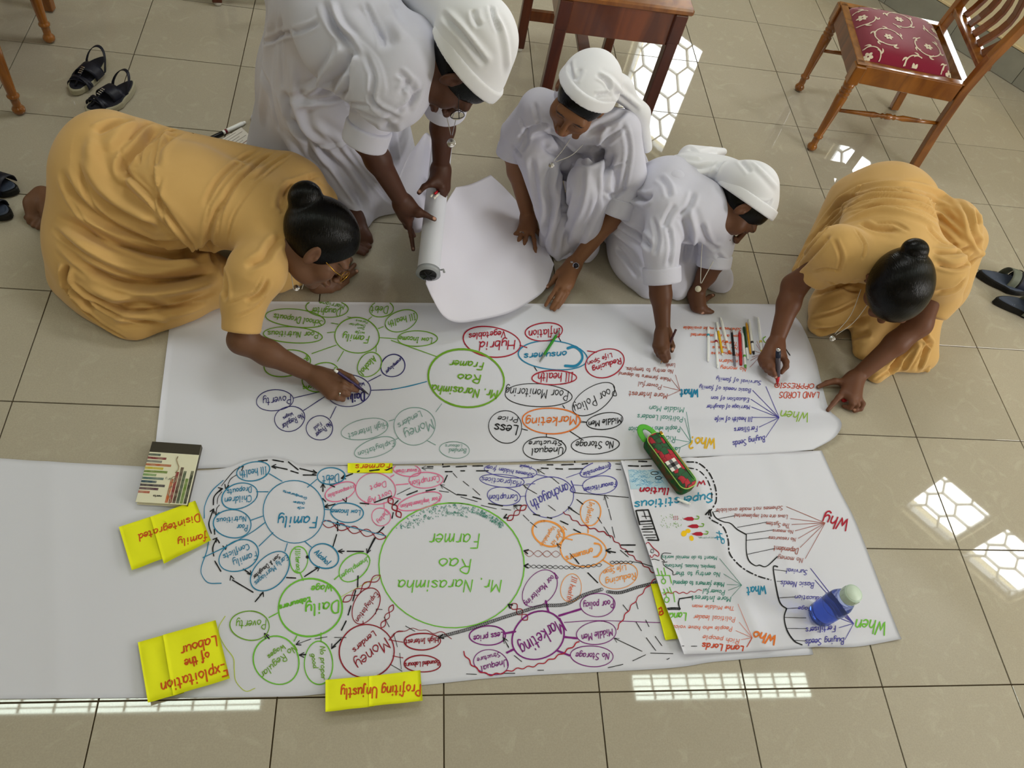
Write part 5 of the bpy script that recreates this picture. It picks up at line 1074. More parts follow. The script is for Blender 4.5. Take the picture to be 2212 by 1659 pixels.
class Head:
    def __init__(s, c, crown, face, k=1.0):
        s.c = np.array(c); s.k = k; up = np.array(crown)-s.c; f = np.array(face)-s.c
        s.U = nrm(up); s.F = nrm(f-s.U*(f@s.U)); s.R = np.cross(s.F, s.U); s.M = np.stack([s.R,s.F,s.U],1)
    def p(s, x, y, z): return s.c+s.M@(np.array([x,y,z])*s.k)
    def loc(s, P): return ((P-s.c)@s.M)/s.k
    def build(s, S):
        k = s.k; e = lambda c,r,kk=.012,op='u',rot=None: S.ell(s.p(*c), np.array(r)*k, s.M if rot is None else s.M@rot, kk, op)
        e((0,-.012,.030),(.073,.092,.083)); e((0,.022,-.040),(.056,.062,.066),.03); e((0,.062,-.088),(.024,.020,.018),.025)
        for q in (-1,1):
            e((q*.040,.052,-.030),(.026,.026,.028),.02); e((q*.045,.02,-.075),(.016,.03,.018),.03)
        S.cone(s.p(-.036,.078,.014), s.p(.036,.078,.014), .014*k, .014*k, .02)
        for q in (-1,1): e((q*.031,.094,-.004),(.015,.012,.009),.012,'s')
        for q in (-1,1): e((q*.031,.0745,-.005),(.0135,.0125,.0105),.004)
        S.cone(s.p(0,.088,.004), s.p(0,.108,-.034), .0075*k, .0105*k, .012); e((0,.110,-.036),(.0105,.009,.008),.006)
        for q in (-1,1): e((q*.011,.098,-.039),(.0075,.009,.0065),.005)
        e((0,.087,-.061),(.024,.013,.010),.010); e((0,.095,-.059),(.021,.0065,.0042),.004); e((0,.093,-.068),(.018,.0075,.005),.004)
        for q in (-1,1):
            a = .35*q; Rt = np.array([[math.cos(a),-math.sin(a),0],[math.sin(a),math.cos(a),0],[0,0,1]])
            e((q*.077,-.006,-.006),(.008,.018,.031),.006,'u',Rt); e((q*.086,-.003,-.002),(.007,.009,.016),.005,'s',Rt); e((q*.0765,.006,-.008),(.006,.005,.006),.004)
    def paint(s, V, C, lip, brow):
        L = s.loc(V); x,y,z = np.abs(L[:,0]),L[:,1],L[:,2]
        def mixin(w, col):
            w = np.clip(w,0,1)[:,None]; C[:] = C*(1-w)+np.array(srgb(col))*w
        near = (np.linalg.norm(L,axis=1) < .16)&(y > .03)
        mixin(near*(1-((L[:,0]/.022)**2+((z+.0635)/.0085)**2))*2.5, lip)
        b = ((L[:,0]*0+x-.032)/.020)**2+((z-.016+(x-.032)**2*8)/.0038)**2; mixin(near*(y>.06)*(1-b)*2.5, brow)
        e = ((x-.031)/.014)**2+((z+.0085)/.0022)**2; mixin(near*(y>.06)*(1-e)*2.5, '120c0a')
    def skull(s, S, grow, k=.01):
        S.ell(s.p(0,-.012,.030), (np.array([.073,.092,.083])+grow)*s.k, s.M, k); return S
def hand(S, wr, wrr, fingers, r=.0078):
    """fingers: list of point lists (knuckle -> tip), thumb last"""
    wr = np.array(wr)
    for i,P in enumerate(fingers):
        P = [np.array(p) for p in P]; th = i == len(fingers)-1 and len(fingers) == 5
        rk = r*1.30 if not th else r*1.45
        base = wr+(P[0]-wr)*(.12 if not th else .2)
        S.cone(base, P[0], wrr*.78, rk*1.22, .022)
        n = len(P)-1
        for j in range(n):
            ra = rk*(1-.13*j); rb = rk*(1-.13*(j+1)); S.cone(P[j],P[j+1],ra,rb,.0045)
def body_obj(t, S, heads, lo, hi, tone, m, h=.0032, nails=(), lip='7a3a34', brow='17100c'):
    def paint(V):
        C = np.tile(np.array(srgb(tone)), (len(V),1))
        for q in heads: q.paint(V, C, lip, brow)
        for p,r_ in nails:
            d = np.linalg.norm(V-np.array(p),axis=1); w_ = np.clip((1-d/r_)*3,0,1)[:,None]; C = C*(1-w_)+np.array(srgb('c79a86'))*w_
        return C
    return solid_obj(S, 'body', lo, hi, h, m, t, floor=.0015, it=1, paint=paint)
def bounds(S_pts, pad=.22):
    P = np.array(S_pts); return P.min(0)-pad, P.max(0)+pad
def glasses(t, hd, mf, px_=.033):
    for q in (-1,1):
        b = MB(); P = [hd.p(q*px_+.022*math.cos(a), .103-.004*abs(math.cos(a)), -.006+.017*math.sin(a)) for a in np.linspace(0,2*PI,25)]; b.tube(P,.0011,6,False); fr = b.build('lens_rim', mf, t)
        b = MB(); b.add([hd.p(q*px_+.0215*math.cos(a), .103, -.006+.0165*math.sin(a)) for a in np.linspace(0,2*PI,20)[:-1]],[tuple(range(19))]); b.build('lens', m_glass, fr)
        b = MB(); b.tube([hd.p(q*.055,.100,-.001),hd.p(q*.078,.06,.002),hd.p(q*.082,.028,.006)],.0012,6); b.build('temple_arm', mf, t)
    b = MB(); b.tube([hd.p(-.012,.106,-.002),hd.p(0,.109,.001),hd.p(.012,.106,-.002)],.0011,6); b.build('bridge', mf, t)
def pendant(t, pts, end, r, mchain, mdisc, rad=.0011, nrmv=None):
    for P in pts:
        b = MB(); b.tube(catmull(P,8),rad,6); b.build('cord', mchain, t)
    b = MB(); e = np.array(end); n_ = nrm(CP-e)*.0015 if nrmv is None else nrm(nrmv)*.0015; b.lathe([(0,r*.85),(.3,r),(.7,r),(1,r*.85)],e-n_,e+n_,20); d = b.build('medal', mdisc, t)
    b = MB(); b.lathe([(0,r*.6),(1,r*.55)],e+n_*.95,e+n_*1.25,16); b.build('relief', mdisc, d)
def band(t, name, c, ax, r, w_, m_, fl=None):
    b = MB(); ax = nrm(ax); u = nrm(np.cross(ax,(0,0,1)));v = np.cross(ax,u); n = 28; V = []; F = []
    for k in range(n):
        a = 2*PI*k/n; d = u*math.cos(a)+v*math.sin(a); rr_ = r*(1 if fl is None else math.sqrt(math.cos(a)**2+(fl*math.sin(a))**2))
        V += [np.array(c)+d*rr_-ax*w_/2, np.array(c)+d*(rr_+.002)-ax*w_/2*.8, np.array(c)+d*(rr_+.002)+ax*w_/2*.8, np.array(c)+d*rr_+ax*w_/2]
    for k in range(n):
        for j in range(4): F.append((k*4+j,((k+1)%n)*4+j,((k+1)%n)*4+(j+1)%4,k*4+(j+1)%4))
    b.add(V,F,False); return b.build(name, m_, t)
def Zs(x0,y0,s,L,g=1.6): return [(k,[(x0+a/s,y0+b/s) for a,b in P],w_*.85,h_*g) for k,P,w_,h_ in L]
def cloth(t, S, name, lo, hi, m_, st=None, h=.005, it=1): return solid_obj(S, name, lo, hi, h, m_, t, floor=.004, S=st, it=it)
def hairdo(t, hd, bun=None, off=-.045, nm=(.55,-.83)):
    S = Solid(); hd.skull(S, .008); n = hd.U*nm[0]+hd.F*nm[1]
    S.half(hd.p(0,0,0)+n*off*hd.k, -n, .006)
    if bun is not None: S.ell(bun[0], bun[1], frame(hd.F,hd.U), .012); S.cone(bun[0], hd.p(0,-.07,.02), bun[1][0]*.6, .04, .02)
    P = [hd.c]+([bun[0]] if bun is not None else []); lo,hi = bounds(P,.15)
    return solid_obj(S,'hair',lo,hi,.0035,m_hair,t,it=1)

# ---------------------------------------------------------------- 1: kneeling, ochre habit, writing at left
t = empty('person', at(300,500,0), 0, 'woman in ochre habit kneeling at left, black hair in a bun, writing on the paper', 'person'); PT = t
hd = Head(A(686,526,.315), A(748,470,.39), A(722,602,.215), 1.13)
B = Solid()
hip=A(225,395,.30); mid=A(400,430,.33); sh=A(570,475,.31); shN=A(552,585,.30); shF=A(650,405,.29); elN=A(522,735,.135); wrN=A(682,812,.045)
B.chain([(hip-np.array([0,0,.06]),.07),(mid-np.array([0,0,.08]),.06),(sh-np.array([0,0,.03]),.06)],.03); B.cone(shN-np.array([0,0,.03]),shF-np.array([0,0,.03]),.032,.032,.02); B.cone(sh,hd.p(0,-.03,-.06),.055,.052,.03); hd.build(B)
B.cone(shN-np.array([0,0,.02]),elN,.034,.038,.02); B.chain([(elN,.038),(elN+(wrN-elN)*.35,.036),(wrN,.0245)],.02)
Z=lambda x,y,z: A(640+x/11.85,760+y/11.85,z)
fing=[[Z(1000,640,.048),Z(1230,720,.054),Z(1420,810,.045),Z(1610,915,.022)],[Z(930,840,.046),Z(1180,870,.05),Z(1380,950,.036),Z(1560,1000,.016)],[Z(930,990,.040),Z(1180,1030,.042),Z(1320,1090,.026),Z(1260,1120,.012)],[Z(860,1120,.032),Z(1060,1180,.032),Z(1190,1215,.020),Z(1120,1200,.009)],[Z(820,560,.035),Z(1100,520,.04),Z(1390,640,.036),Z(1550,800,.022)]]
hand(B,wrN,.0245,fing,.0082)
elF=A(672,520,.10); wrF=A(682,614,.035); B.cone(shF,elF,.04,.036,.02); B.chain([(elF,.034),(wrF,.024)],.02)
hand(B,wrF,.024,[[A(728,612,.022),A(748,600,.018),A(770,586,.010)],[A(730,600,.03),A(750,588,.026),A(766,572,.012)],[A(727,592,.03),A(745,575,.024),A(758,560,.012)],[A(720,588,.03),A(735,570,.022),A(745,556,.012)],[A(714,624,.016),A(732,620,.012),A(750,608,.010)]],.0080)
B.chain([(A(250,430,.06),.045),(A(120,465,.055),.038),(A(92,425,.050),.030),(A(74,440,.040),.028),(A(70,470,.018),.020)],.02)
for i,(x,y) in enumerate(((58,470),(64,480),(72,487),(82,492),(92,494))): B.cone(A(x+14,y-14,.022),A(x,y,.010),.012,.0095-.0006*i,.006)
nails=[(Z(1640,920,.03),.006),(A(771,585,.016),.006)]
bo = body_obj(t,B,[hd],(-.62,.78,0),(.66,1.62,.42),'6b4a36',skin('brown_skin','6b4a36'),nails=nails)
hairdo(t,hd,(hd.p(0,-.104,.066),(.040,.046,.050)),off=-.036)
for q in ((644,455,610,545),(652,470,626,560)):
    b = MB(); b.tube([A(q[0],q[1],.30),A((q[0]+q[2])/2-8,(q[1]+q[3])/2,.30),A(q[2],q[3],.28)],.0011,5); b.build('loose_strand', m_hair, t)
glasses(t,hd,m_gold)
S = Solid()
S.ell(A(240,385,.25),(.155,.195,.20),None,.05); S.cone(A(560,440,.27),A(640,400,.27),.10,.078,.05); S.chain([(A(250,390,.27),.155),(A(400,420,.295),.150),(A(560,465,.295),.125)],.06,flat=((0,0,1),.85)); S.cone(A(330,330,.26),A(610,375,.27),.085,.065,.07)
S.cone(A(560,575,.285),A(640,410,.285),.078,.070,.05); S.cone(A(590,490,.285),A(634,512,.285),.085,.072,.04)
S.chain([(A(548,600,.275),.074),(A(526,650,.225),.062)],.04); S.cyl(A(528,640,.235),A(521,716,.165),.060,.054,.02)
S.cone(A(655,400,.27),A(690,430,.19),.062,.055,.03); S.cyl(A(690,425,.20),A(688,480,.13),.052,.050,.02)
S.ell(A(255,500,.10),(.205,.27,.20),None,.06); S.ell(A(310,600,.04),(.22,.19,.12),None,.05); S.cone(A(260,600,.05),A(292,706,.02),.10,.035,.05)
S.chain([(A(250,560,.09),.16),(A(420,600,.07),.09),(A(520,620,.05),.06)],.05); S.cone(A(160,600,.03),A(270,690,.02),.07,.05,.04); S.cone(A(300,690,.02),A(400,655,.03),.05,.05,.04)
S.cone(A(560,560,.12),A(600,600,.04),.07,.05,.04); S.cone(A(600,560,.12),A(640,600,.03),.05,.03,.03)
st = Zs(0,0,2.4578,[('l',[(1020,690),(880,720),(825,820),(825,950),(860,1060),(1000,1260),(1145,1410)],.022,.009),
 ('r',[(500,700),(480,820),(530,950),(620,1050),(760,1130),(870,1200)],.020,.009),('v',[(860,660),(760,760),(655,880),(690,970)],.014,.014),('r',[(640,900),(720,1000),(850,1130),(1040,1330),(1140,1410)],.014,.011),
 ('v',[(300,1150),(600,1290),(900,1345),(1060,1320),(1150,1300)],.016,.016),('r',[(330,1220),(560,1380),(850,1425),(1130,1385)],.020,.013),('v',[(390,1400),(640,1500),(900,1490),(1160,1440)],.015,.016),('r',[(440,1520),(700,1590),(1000,1530),(1160,1480)],.018,.012),
 ('v',[(350,1400),(355,1500),(430,1580),(500,1650)],.010,.018),('v',[(320,900),(400,1050),(560,1180),(760,1270),(1000,1300)],.014,.010),('r',[(430,840),(520,1000),(680,1110),(850,1180)],.014,.008),
 ('v',[(1490,780),(1350,880),(1230,1000),(1150,1150)],.008,.005),('v',[(1420,760),(1250,870),(1150,970),(1080,1100)],.008,.005),('v',[(1560,800),(1430,880),(1340,960)],.007,.004),('v',[(1500,1250),(1440,1310),(1400,1370),(1300,1420)],.012,.008),('v',[(1180,1060),(1120,1200),(1110,1330),(1140,1410)],.010,.007),
 ('v',[(950,700),(850,790),(830,900)],.012,.008),('r',[(760,620),(640,700),(560,800)],.02,.008),('v',[(500,700),(600,660),(700,640)],.012,.007),('v',[(1430,1480),(1380,1560),(1300,1600)],.008,.006),('v',[(560,1640),(760,1600),(900,1640),(1100,1600)],.012,.012),('r',[(600,1700),(760,1680),(900,1700)],.012,.01),('v',[(1180,1400),(1200,1500),(1190,1600)],.01,.006),('v',[(1560,960),(1500,1040),(1490,1120)],.01,.008),('v',[(1700,930),(1600,960),(1540,980)],.008,.006)])+Zs(40,220,1.548,[('v',[(880,150),(770,230),(690,340),(655,500)],.0045,.0035),('v',[(850,140),(730,230),(650,330),(615,450)],.0045,.0035),('v',[(900,190),(800,270),(720,380),(700,480)],.004,.003),('v',[(190,190),(240,330),(350,430),(520,490)],.006,.005),('v',[(150,300),(260,430),(420,500),(600,520)],.006,.006),('r',[(170,340),(280,450),(430,520),(600,540)],.008,.005),('v',[(110,420),(240,520),(420,590),(640,580)],.008,.009),('r',[(120,480),(260,590),(440,640),(660,600)],.010,.008),('v',[(170,600),(330,690),(500,690),(660,640)],.006,.009),('v',[(210,650),(340,720),(480,740)],.005,.008),('v',[(160,560),(170,640),(260,730),(370,800)],.006,.010),('v',[(340,150),(360,230),(440,320),(480,400)],.005,.007),('v',[(370,130),(420,80),(480,60)],.006,.006),('v',[(400,210),(420,160),(500,100),(560,95)],.005,.009),('v',[(820,580),(780,640),(690,680)],.004,.003),('v',[(830,640),(790,690),(720,720)],.004,.003),('v',[(905,270),(890,330),(880,380)],.005,.006),('v',[(960,240),(1000,270),(1030,290)],.004,.005),('v',[(480,250),(470,340),(520,440),(600,500)],.006,.006)],1.3)
habit = cloth(t,S,'habit',(-.60,.62,0),(.50,1.66,.50),m_ochre,st,h=.0042)
pendant(t,[[A(618,520,.26),A(626,570,.20),A(634,625,.12)],[A(660,560,.2),A(658,600,.15),A(652,625,.12)]],A(640,622,.115),.010,mat('white_cord','c9c6bc',.6),m_silver)
band(t,'wrist_watch',wrF+np.array([.012,.004,.0]),wrF-A(728,612,.022),.0265,.010,m_gold)
band(t,'ring',A(736,851,.037),Z(1180,1030,.042)-Z(930,990,.040),.0093,.004,m_silver)
settle(t)
P_ = lambda nm,a,b,za,zb,label,segs,n=14: pen(nm,a,b,label,None,segs,za=za,zb=zb,n=n)
P_('marker_pen',(722.5,799),(797,852),.100,.003,'dark purple felt pen held by the kneeling woman in ochre',[(0,.08,.0035,.0048,m_pw,'end_plug'),(.08,.78,.0046,.0046,mat('purple_plastic','2a1a4a',.35),'barrel'),(.78,.97,.0044,.0016,mat('dark_grip','16101f',.4),'grip'),(.97,1,.001,.0006,m_blk,'nib')])

# ---------------------------------------------------------------- helpers for the women in white
def veil(t, hd, extra, pts=(), st=None, tail=(), off=.022, nm=(.80,-.60), bw=.030):
    n = nrm(hd.U*nm[0]+hd.F*nm[1]); c0 = hd.p(0,0,0)
    S = Solid(); hd.skull(S,.016,.02); [f(S) for f in extra]; S.half(c0+n*off*hd.k, -n, .004); [f(S) for f in tail]
    lo,hi = bounds(list(pts)+[hd.c],.18); o = cloth(t,S,'veil',lo,hi,m_veil,st,h=.0042)
    S = Solid(); hd.skull(S,.0225,.01); S.half(c0+n*(off-.004)*hd.k, -n, .002); S.half(c0+n*(off+bw)*hd.k, n, .002)
    lo,hi = bounds([hd.c],.16); V,Q = S.mesh('veil_band',lo,hi,.0038); link('veil_band', meshq('veil_band',smooth_v(V,Q,1),Q), m_veil, t)
    S = Solid(); hd.skull(S,.006); n2 = nrm(hd.U*.55-hd.F*.83); S.half(c0-n2*.043*hd.k, -n2, .005); S.half(c0+n*(off+.012)*hd.k, n, .004)
    V,Q = S.mesh('hair',lo,hi,.0038); link('hair', meshq('hair',smooth_v(V,Q,1),Q), m_hair, t)
def cuffs(t, a, b, r, ra, nm='cuff'):
    S = Solid(); S.cyl(a,b,r,r*.98,.003,.006); lo,hi = bounds([a,b],.10); d = nrm(np.array(b)-a)
    st_ = None; return solid_obj(S,nm,lo,hi,.0042,m_white,t)
SKIN2 = skin('deep_brown_skin','4a2c1f')

# ---------------------------------------------------------------- 2: bending, in white, holding the paper roll
t = empty('person', (.42,1.75,0), 0, 'tall woman in white habit and veil bending over with the paper roll', 'person')
c2 = A(985,148,.86); hd = Head(c2, c2+np.array([.92,-.02,.20]), c2+np.array([.2,-.22,-.95]), 1.04)
B = Solid(); ch=np.array([.56,1.36,.80]); wa=np.array([.42,1.68,.72])
shA=A(846,98,.83); shB=A(965,150,.80); elA=A(790,300,.55); wrA=A(871,440,.32); elB=A(958,235,.56); wrB=A(952,366,.34)
B.chain([(np.array([.42,1.76,.10]),.05),(wa,.07),(ch,.07),((shA+shB)/2,.06)],.03); B.cone(shA,shB,.032,.032,.02); B.cone((shA+shB)/2-np.array([0,0,.02]),hd.p(0,-.02,-.07),.040,.048,.03); hd.build(B)
for sh_,el_,wr_ in ((shA,elA,wrA),(shB,elB,wrB)): B.cone(sh_,el_,.042,.038,.02); B.chain([(el_,.038),(el_+(wr_-el_)*.3,.036),(wr_,.0245)],.02)
Z=lambda x,y,z: A(820+x/4.88,280+y/4.88,z)
hand(B,wrA,.0245,[[Z(290,900,.29),Z(310,1000,.26),Z(335,1120,.22),Z(355,1265,.20)],[Z(260,900,.275),Z(290,990,.235),Z(330,1060,.20),Z(365,1120,.18)],[Z(245,880,.27),Z(270,960,.22),Z(310,1010,.19),Z(350,1050,.175)],[Z(240,850,.26),Z(255,910,.22),Z(290,960,.19),Z(330,980,.18)],[Z(345,830,.315),Z(410,870,.318),Z(480,895,.315),Z(580,945,.305)]],.0082)
hand(B,wrB,.0245,[[Z(655,600,.33),Z(665,700,.29),Z(655,790,.25),Z(640,890,.23)],[Z(670,590,.31),Z(690,680,.265),Z(680,750,.225),Z(660,800,.205)],[Z(675,570,.30),Z(695,640,.25),Z(680,700,.215),Z(655,740,.20)],[Z(670,540,.29),Z(690,600,.25),Z(675,650,.215),Z(650,690,.20)],[Z(590,530,.345),Z(530,570,.345),Z(470,600,.34),Z(415,665,.325)]],.0082)
B.cone(wrA,Z(285,900,.272),.028,.024,.015); B.cone(wrA,Z(400,875,.312),.024,.0155,.015); B.cone(Z(285,880,.275),Z(300,1010,.23),.022,.014,.012); B.cone(wrB,Z(665,610,.305),.028,.025,.015); B.cone(wrB,Z(560,555,.338),.024,.0155,.015)
B.chain([(np.array([.46,1.70,.10]),.045),(np.array([.47,1.66,.055]),.04),(A(775,505,.03),.034),(A(790,515,.02),.024)],.02)
for i,(x,y) in enumerate(((800,521),(797,533),(792,542),(786,548))): B.cone(A(x-16,y-8,.018),A(x,y,.013),.012,.011-.001*i,.005)
nails=[(Z(580,935,.312),.007),(Z(420,650,.330),.007),(A(798,518,.024),.007),(Z(355,1250,.21),.006),(Z(640,880,.238),.006)]
body_obj(t,B,[hd],(.2,.85,0),(1.15,2.0,1.15),'4a2c1f',SKIN2,h=.0034,nails=nails,lip='5a2c2a')
S = Solid()
hem=np.array([.40,1.87,.03])
S.chain([(np.array([.42,1.72,.78]),.165),(np.array([.41,1.80,.40]),.225),(hem,.31)],.06); S.cone(np.array([.40,1.8,.05]),A(775,478,.02),.12,.035,.06); S.cone(np.array([.3,1.95,.06]),A(552,255,.008),.12,.018,.06); S.cone(np.array([.45,1.85,.05]),A(852,432,.03),.12,.04,.06)
S.chain([(np.array([.42,1.70,.78]),.165),(np.array([.50,1.46,.81]),.135),(np.array([.600,1.27,.80]),.100)],.06); S.cone(shA+np.array([-.01,.03,0]),shB+np.array([0,.03,.01]),.066,.060,.04); S.cone((shA+shB)/2,hd.p(0,-.02,-.110),.085,.084,.04); S.cone(A(862,100,.81),A(922,105,.81),.070,.068,.04)
S.chain([(shA,.070),(A(815,205,.69),.063)],.02); S.cyl(A(820,200,.69),A(793,285,.575),.066,.058,.025)
S.chain([(shB+np.array([0,.02,0]),.062),(A(966,195,.68),.058)],.02); S.cyl(A(966,185,.69),A(960,232,.60),.062,.056,.02)
st = Zs(0,0,2.4578,[('v',[(1400,60),(1350,300),(1340,420),(1300,600)],.02,.012),('r',[(1450,20),(1420,250),(1400,450),(1380,660)],.02,.012),('v',[(1500,480),(1540,600),(1620,750),(1700,900)],.015,.014),('r',[(1560,300),(1560,500),(1600,650),(1720,800)],.018,.010),('v',[(1860,250),(1820,350),(1700,490),(1520,540)],.014,.016),('r',[(1830,220),(1760,380),(1650,520),(1560,570)],.018,.010),
 ('v',[(1720,0),(1740,80),(1800,180),(1880,300)],.010,.010),('v',[(1400,240),(1500,180),(1640,140),(1700,100)],.006,.004),('r',[(1500,700),(1620,900),(1760,1100),(1860,1200)],.02,.014),('v',[(1500,620),(1680,780),(1850,950),(1950,1150)],.015,.014),('v',[(1720,700),(1850,850),(2000,1050)],.015,.010),('r',[(1640,640),(1800,780),(1980,960)],.02,.010),
 ('l',[(1780,0),(1850,150),(2000,300),(2050,450),(2040,520)],.012,-.002),('v',[(1960,480),(1990,560),(2050,600),(2130,640)],.008,.008),('v',[(1840,560),(1920,600),(2020,640),(2100,620)],.008,.006),('v',[(1900,20),(1980,120),(2090,250)],.02,.008),('r',[(2040,0),(2080,100),(2150,220)],.02,.008),('v',[(2150,420),(2200,500),(2160,600)],.01,.008),('v',[(1530,800),(1700,1000),(1900,1180)],.014,.01),('v',[(2060,640),(2080,760),(2100,900)],.015,.012)],.95)
st += Zs(500,0,1.954,[('v',[(560,220),(600,330),(590,420),(640,460)],.007,.008),('r',[(585,300),(580,380),(620,440),(690,470)],.006,.006),('v',[(700,300),(740,340),(710,400)],.007,.008),('v',[(480,430),(520,440),(600,450)],.006,.007),('v',[(135,190),(210,150),(300,130),(380,90)],.006,.008),('v',[(400,20),(430,110),(500,180),(540,250)],.008,.012),('r',[(430,10),(460,100),(530,170)],.008,.008),('v',[(500,230),(490,300),(480,380),(420,420),(250,430)],.009,.014),('r',[(440,180),(400,300),(320,400),(220,440)],.010,.010),('v',[(230,450),(250,520),(330,590),(430,700)],.008,.012),('v',[(130,150),(140,300),(180,480),(200,560)],.009,.010),('v',[(210,60),(205,200),(215,380)],.009,.007),('r',[(330,620),(430,620),(520,590)],.008,.007),('v',[(400,640),(470,760),(560,880)],.008,.010),('v',[(470,600),(560,720),(680,860)],.008,.010),('v',[(540,560),(640,680),(700,780)],.008,.008),('v',[(690,480),(760,430),(810,360)],.006,.010),('v',[(560,0),(620,120),(640,200)],.006,.010)],.75)
cloth(t,S,'habit',(-.10,.95,0),(1.15,2.35,1.08),m_white,st,h=.0043)
cuffs(t,A(799,270,.60),A(786,312,.545),.066,.05); cuffs(t,A(964,212,.64),A(961,240,.59),.064,.05)
veil(t,hd,[lambda S: S.ell(hd.p(.0,-.055,.075),(.088,.075,.078),hd.M,.03), lambda S: S.ell(hd.p(0,-.10,.05),(.07,.05,.07),hd.M,.03)],pts=[A(975,0,.9),A(925,-60,.9)],
  tail=[lambda S: S.chain([(hd.p(0,-.085,.06),.080),(A(985,10,.90),.090),(A(925,-50,.90),.11)],.04)],st=Zs(900,0,6.38,[('v',[(330,180),(560,400),(760,640),(960,900)],.008,.016),('r',[(430,160),(620,380),(820,620),(1040,880)],.010,.006),('r',[(1080,200),(1200,450),(1250,700),(1270,1000)],.010,.009),('v',[(1150,460),(1060,240),(1020,60)],.006,.010),('v',[(780,120),(800,260),(870,370)],.007,.009)],.7))
glasses(t,hd,mat('dark_frame','141014',.3))
pendant(t,[[A(951,115,.82),A(955,200,.72),A(974,292,.60)],[A(992,195,.78),A(988,240,.70),A(977,292,.60)]],A(975,309,.59),.0125,m_silver,m_silver,.0012)
settle(t)
for i,(x,y,c) in enumerate(((931,424,'eeeae0'),(938,428,'eeeae0'),(942,424,'eeeae0'),(940,418,'c81c2a'))):
    p0 = A(x,y,.325); q = empty('pen', p0, 0, ('red' if c[0]=='c' else ('leftmost white','middle white','rightmost white')[i])+' pen end poking out of the fist holding the paper roll', 'pen', 'red pen in the fist' if c[0]=='c' else 'white pens in the fist holding the roll'); b = MB(); b.tube([(0,0,0),(.004,.012,-.006),(.012,.04,-.02)],.0035,8); b.sphere((0,0,0),.0036); b.build('barrel', mat('pen_end_'+c,c,.35), q)

# ---------------------------------------------------------------- 3: squatting, in white, centre
t = empty('person', (1.22,1.52,0), 0, 'woman in white squatting in the centre, with a silver wrist watch', 'person')
SK3 = skin('warm_brown_skin','7c5438')
c3 = A(1254,214,.62); hd = Head(c3, c3+np.array([.10,-.42,.90]), c3+np.array([-.42,-.75,-.38]))
B = Solid(); sL=A(1165,235,.50); sR=A(1340,282,.50); pe=A(1300,350,.16)
eL=A(1108,325,.30); wL=A(1141,470,.045); eR=A(1350,435,.25); wR=A(1241,568,.05)
B.chain([(pe,.08),(A(1260,290,.36),.07),((sL+sR)/2,.06)],.03); B.cone(sL,sR,.032,.032,.02); B.cone((sL+sR)/2,hd.p(0,-.03,-.07),.052,.050,.03); hd.build(B)
for a_,b_,c_ in ((sL,eL,wL),(sR,eR,wR)): B.cone(a_,b_,.030,.035,.02); B.chain([(b_,.036),(b_+(c_-b_)*.3,.034),(c_,.0235)],.02)
Z=lambda x,y,z: A(1070+x/6.145,430+y/6.145,z)
hand(B,wL,.0235,[[Z(335,410,.034),Z(275,465,.032),Z(222,505,.022),Z(168,548,.010)],[Z(365,430,.038),Z(325,520,.036),Z(288,605,.026),Z(255,685,.010)],[Z(425,440,.038),Z(398,545,.036),Z(370,640,.026),Z(338,730,.010)],[Z(490,430,.036),Z(515,545,.034),Z(530,650,.024),Z(530,745,.010)],[Z(520,380,.03),Z(570,440,.022),Z(600,490,.014)]],.0070)
hand(B,wR,.0235,[[Z(850,1110,.048),Z(800,1210,.046),Z(730,1310,.032),Z(668,1410,.014)],[Z(905,1140,.050),Z(860,1240,.048),Z(800,1350,.032),Z(738,1450,.012)],[Z(950,1150,.046),Z(910,1250,.044),Z(850,1370,.028),Z(782,1472,.011)],[Z(985,1150,.040),Z(955,1240,.038),Z(895,1350,.024),Z(830,1440,.010)],[Z(850,980,.040),Z(800,1040,.034),Z(760,1100,.026),Z(690,1170,.014)]],.0080)
nails=[(Z(172,540,.018),.006),(Z(257,675,.018),.006),(Z(340,718,.018),.006),(Z(530,732,.018),.006),(Z(690,1165,.022),.006)]
body_obj(t,B,[hd],(.80,1.10,0),(1.62,1.85,.88),'7c5438',SK3,nails=nails,lip='8a4038')
S = Solid()
S.ell(A(1312,385,.15),(.16,.16,.15),None,.05); S.chain([(A(1308,360,.22),.13),(A(1275,298,.36),.112),(A(1256,262,.45),.092)],.05); S.cone(sL,sR,.062,.064,.035)
S.cone(A(1290,350,.20),A(1160,330,.35),.09,.070,.03); S.chain([(A(1160,330,.355),.070),(A(1192,455,.17),.056),(A(1206,530,.035),.046)],.014)
S.cone(A(1310,380,.20),A(1276,396,.340),.10,.076,.03); S.chain([(A(1276,396,.345),.076),(A(1262,480,.17),.062),(A(1262,532,.035),.056)],.014)
S.cone(A(1228,440,.15),A(1232,530,.03),.04,.05,.02); S.cone(A(1185,490,.08),A(1172,526,.012),.032,.016,.015); S.cone(A(1222,525,.04),A(1205,560,.01),.034,.010,.015); S.cone(A(1262,530,.05),A(1266,558,.01),.048,.016,.02); S.cone(A(1310,470,.09),A(1328,536,.012),.065,.016,.03)
S.cone(A(1320,430,.08),A(1355,500,.02),.09,.05,.04)
S.chain([(sL,.060),(A(1118,288,.375),.056)],.015); S.cyl(A(1122,278,.38),A(1107,330,.30),.057,.052,.01)
S.chain([(sR,.064),(A(1358,375,.37),.060)],.010); S.cyl(A(1358,355,.385),A(1336,440,.265),.062,.055,.008,.01)
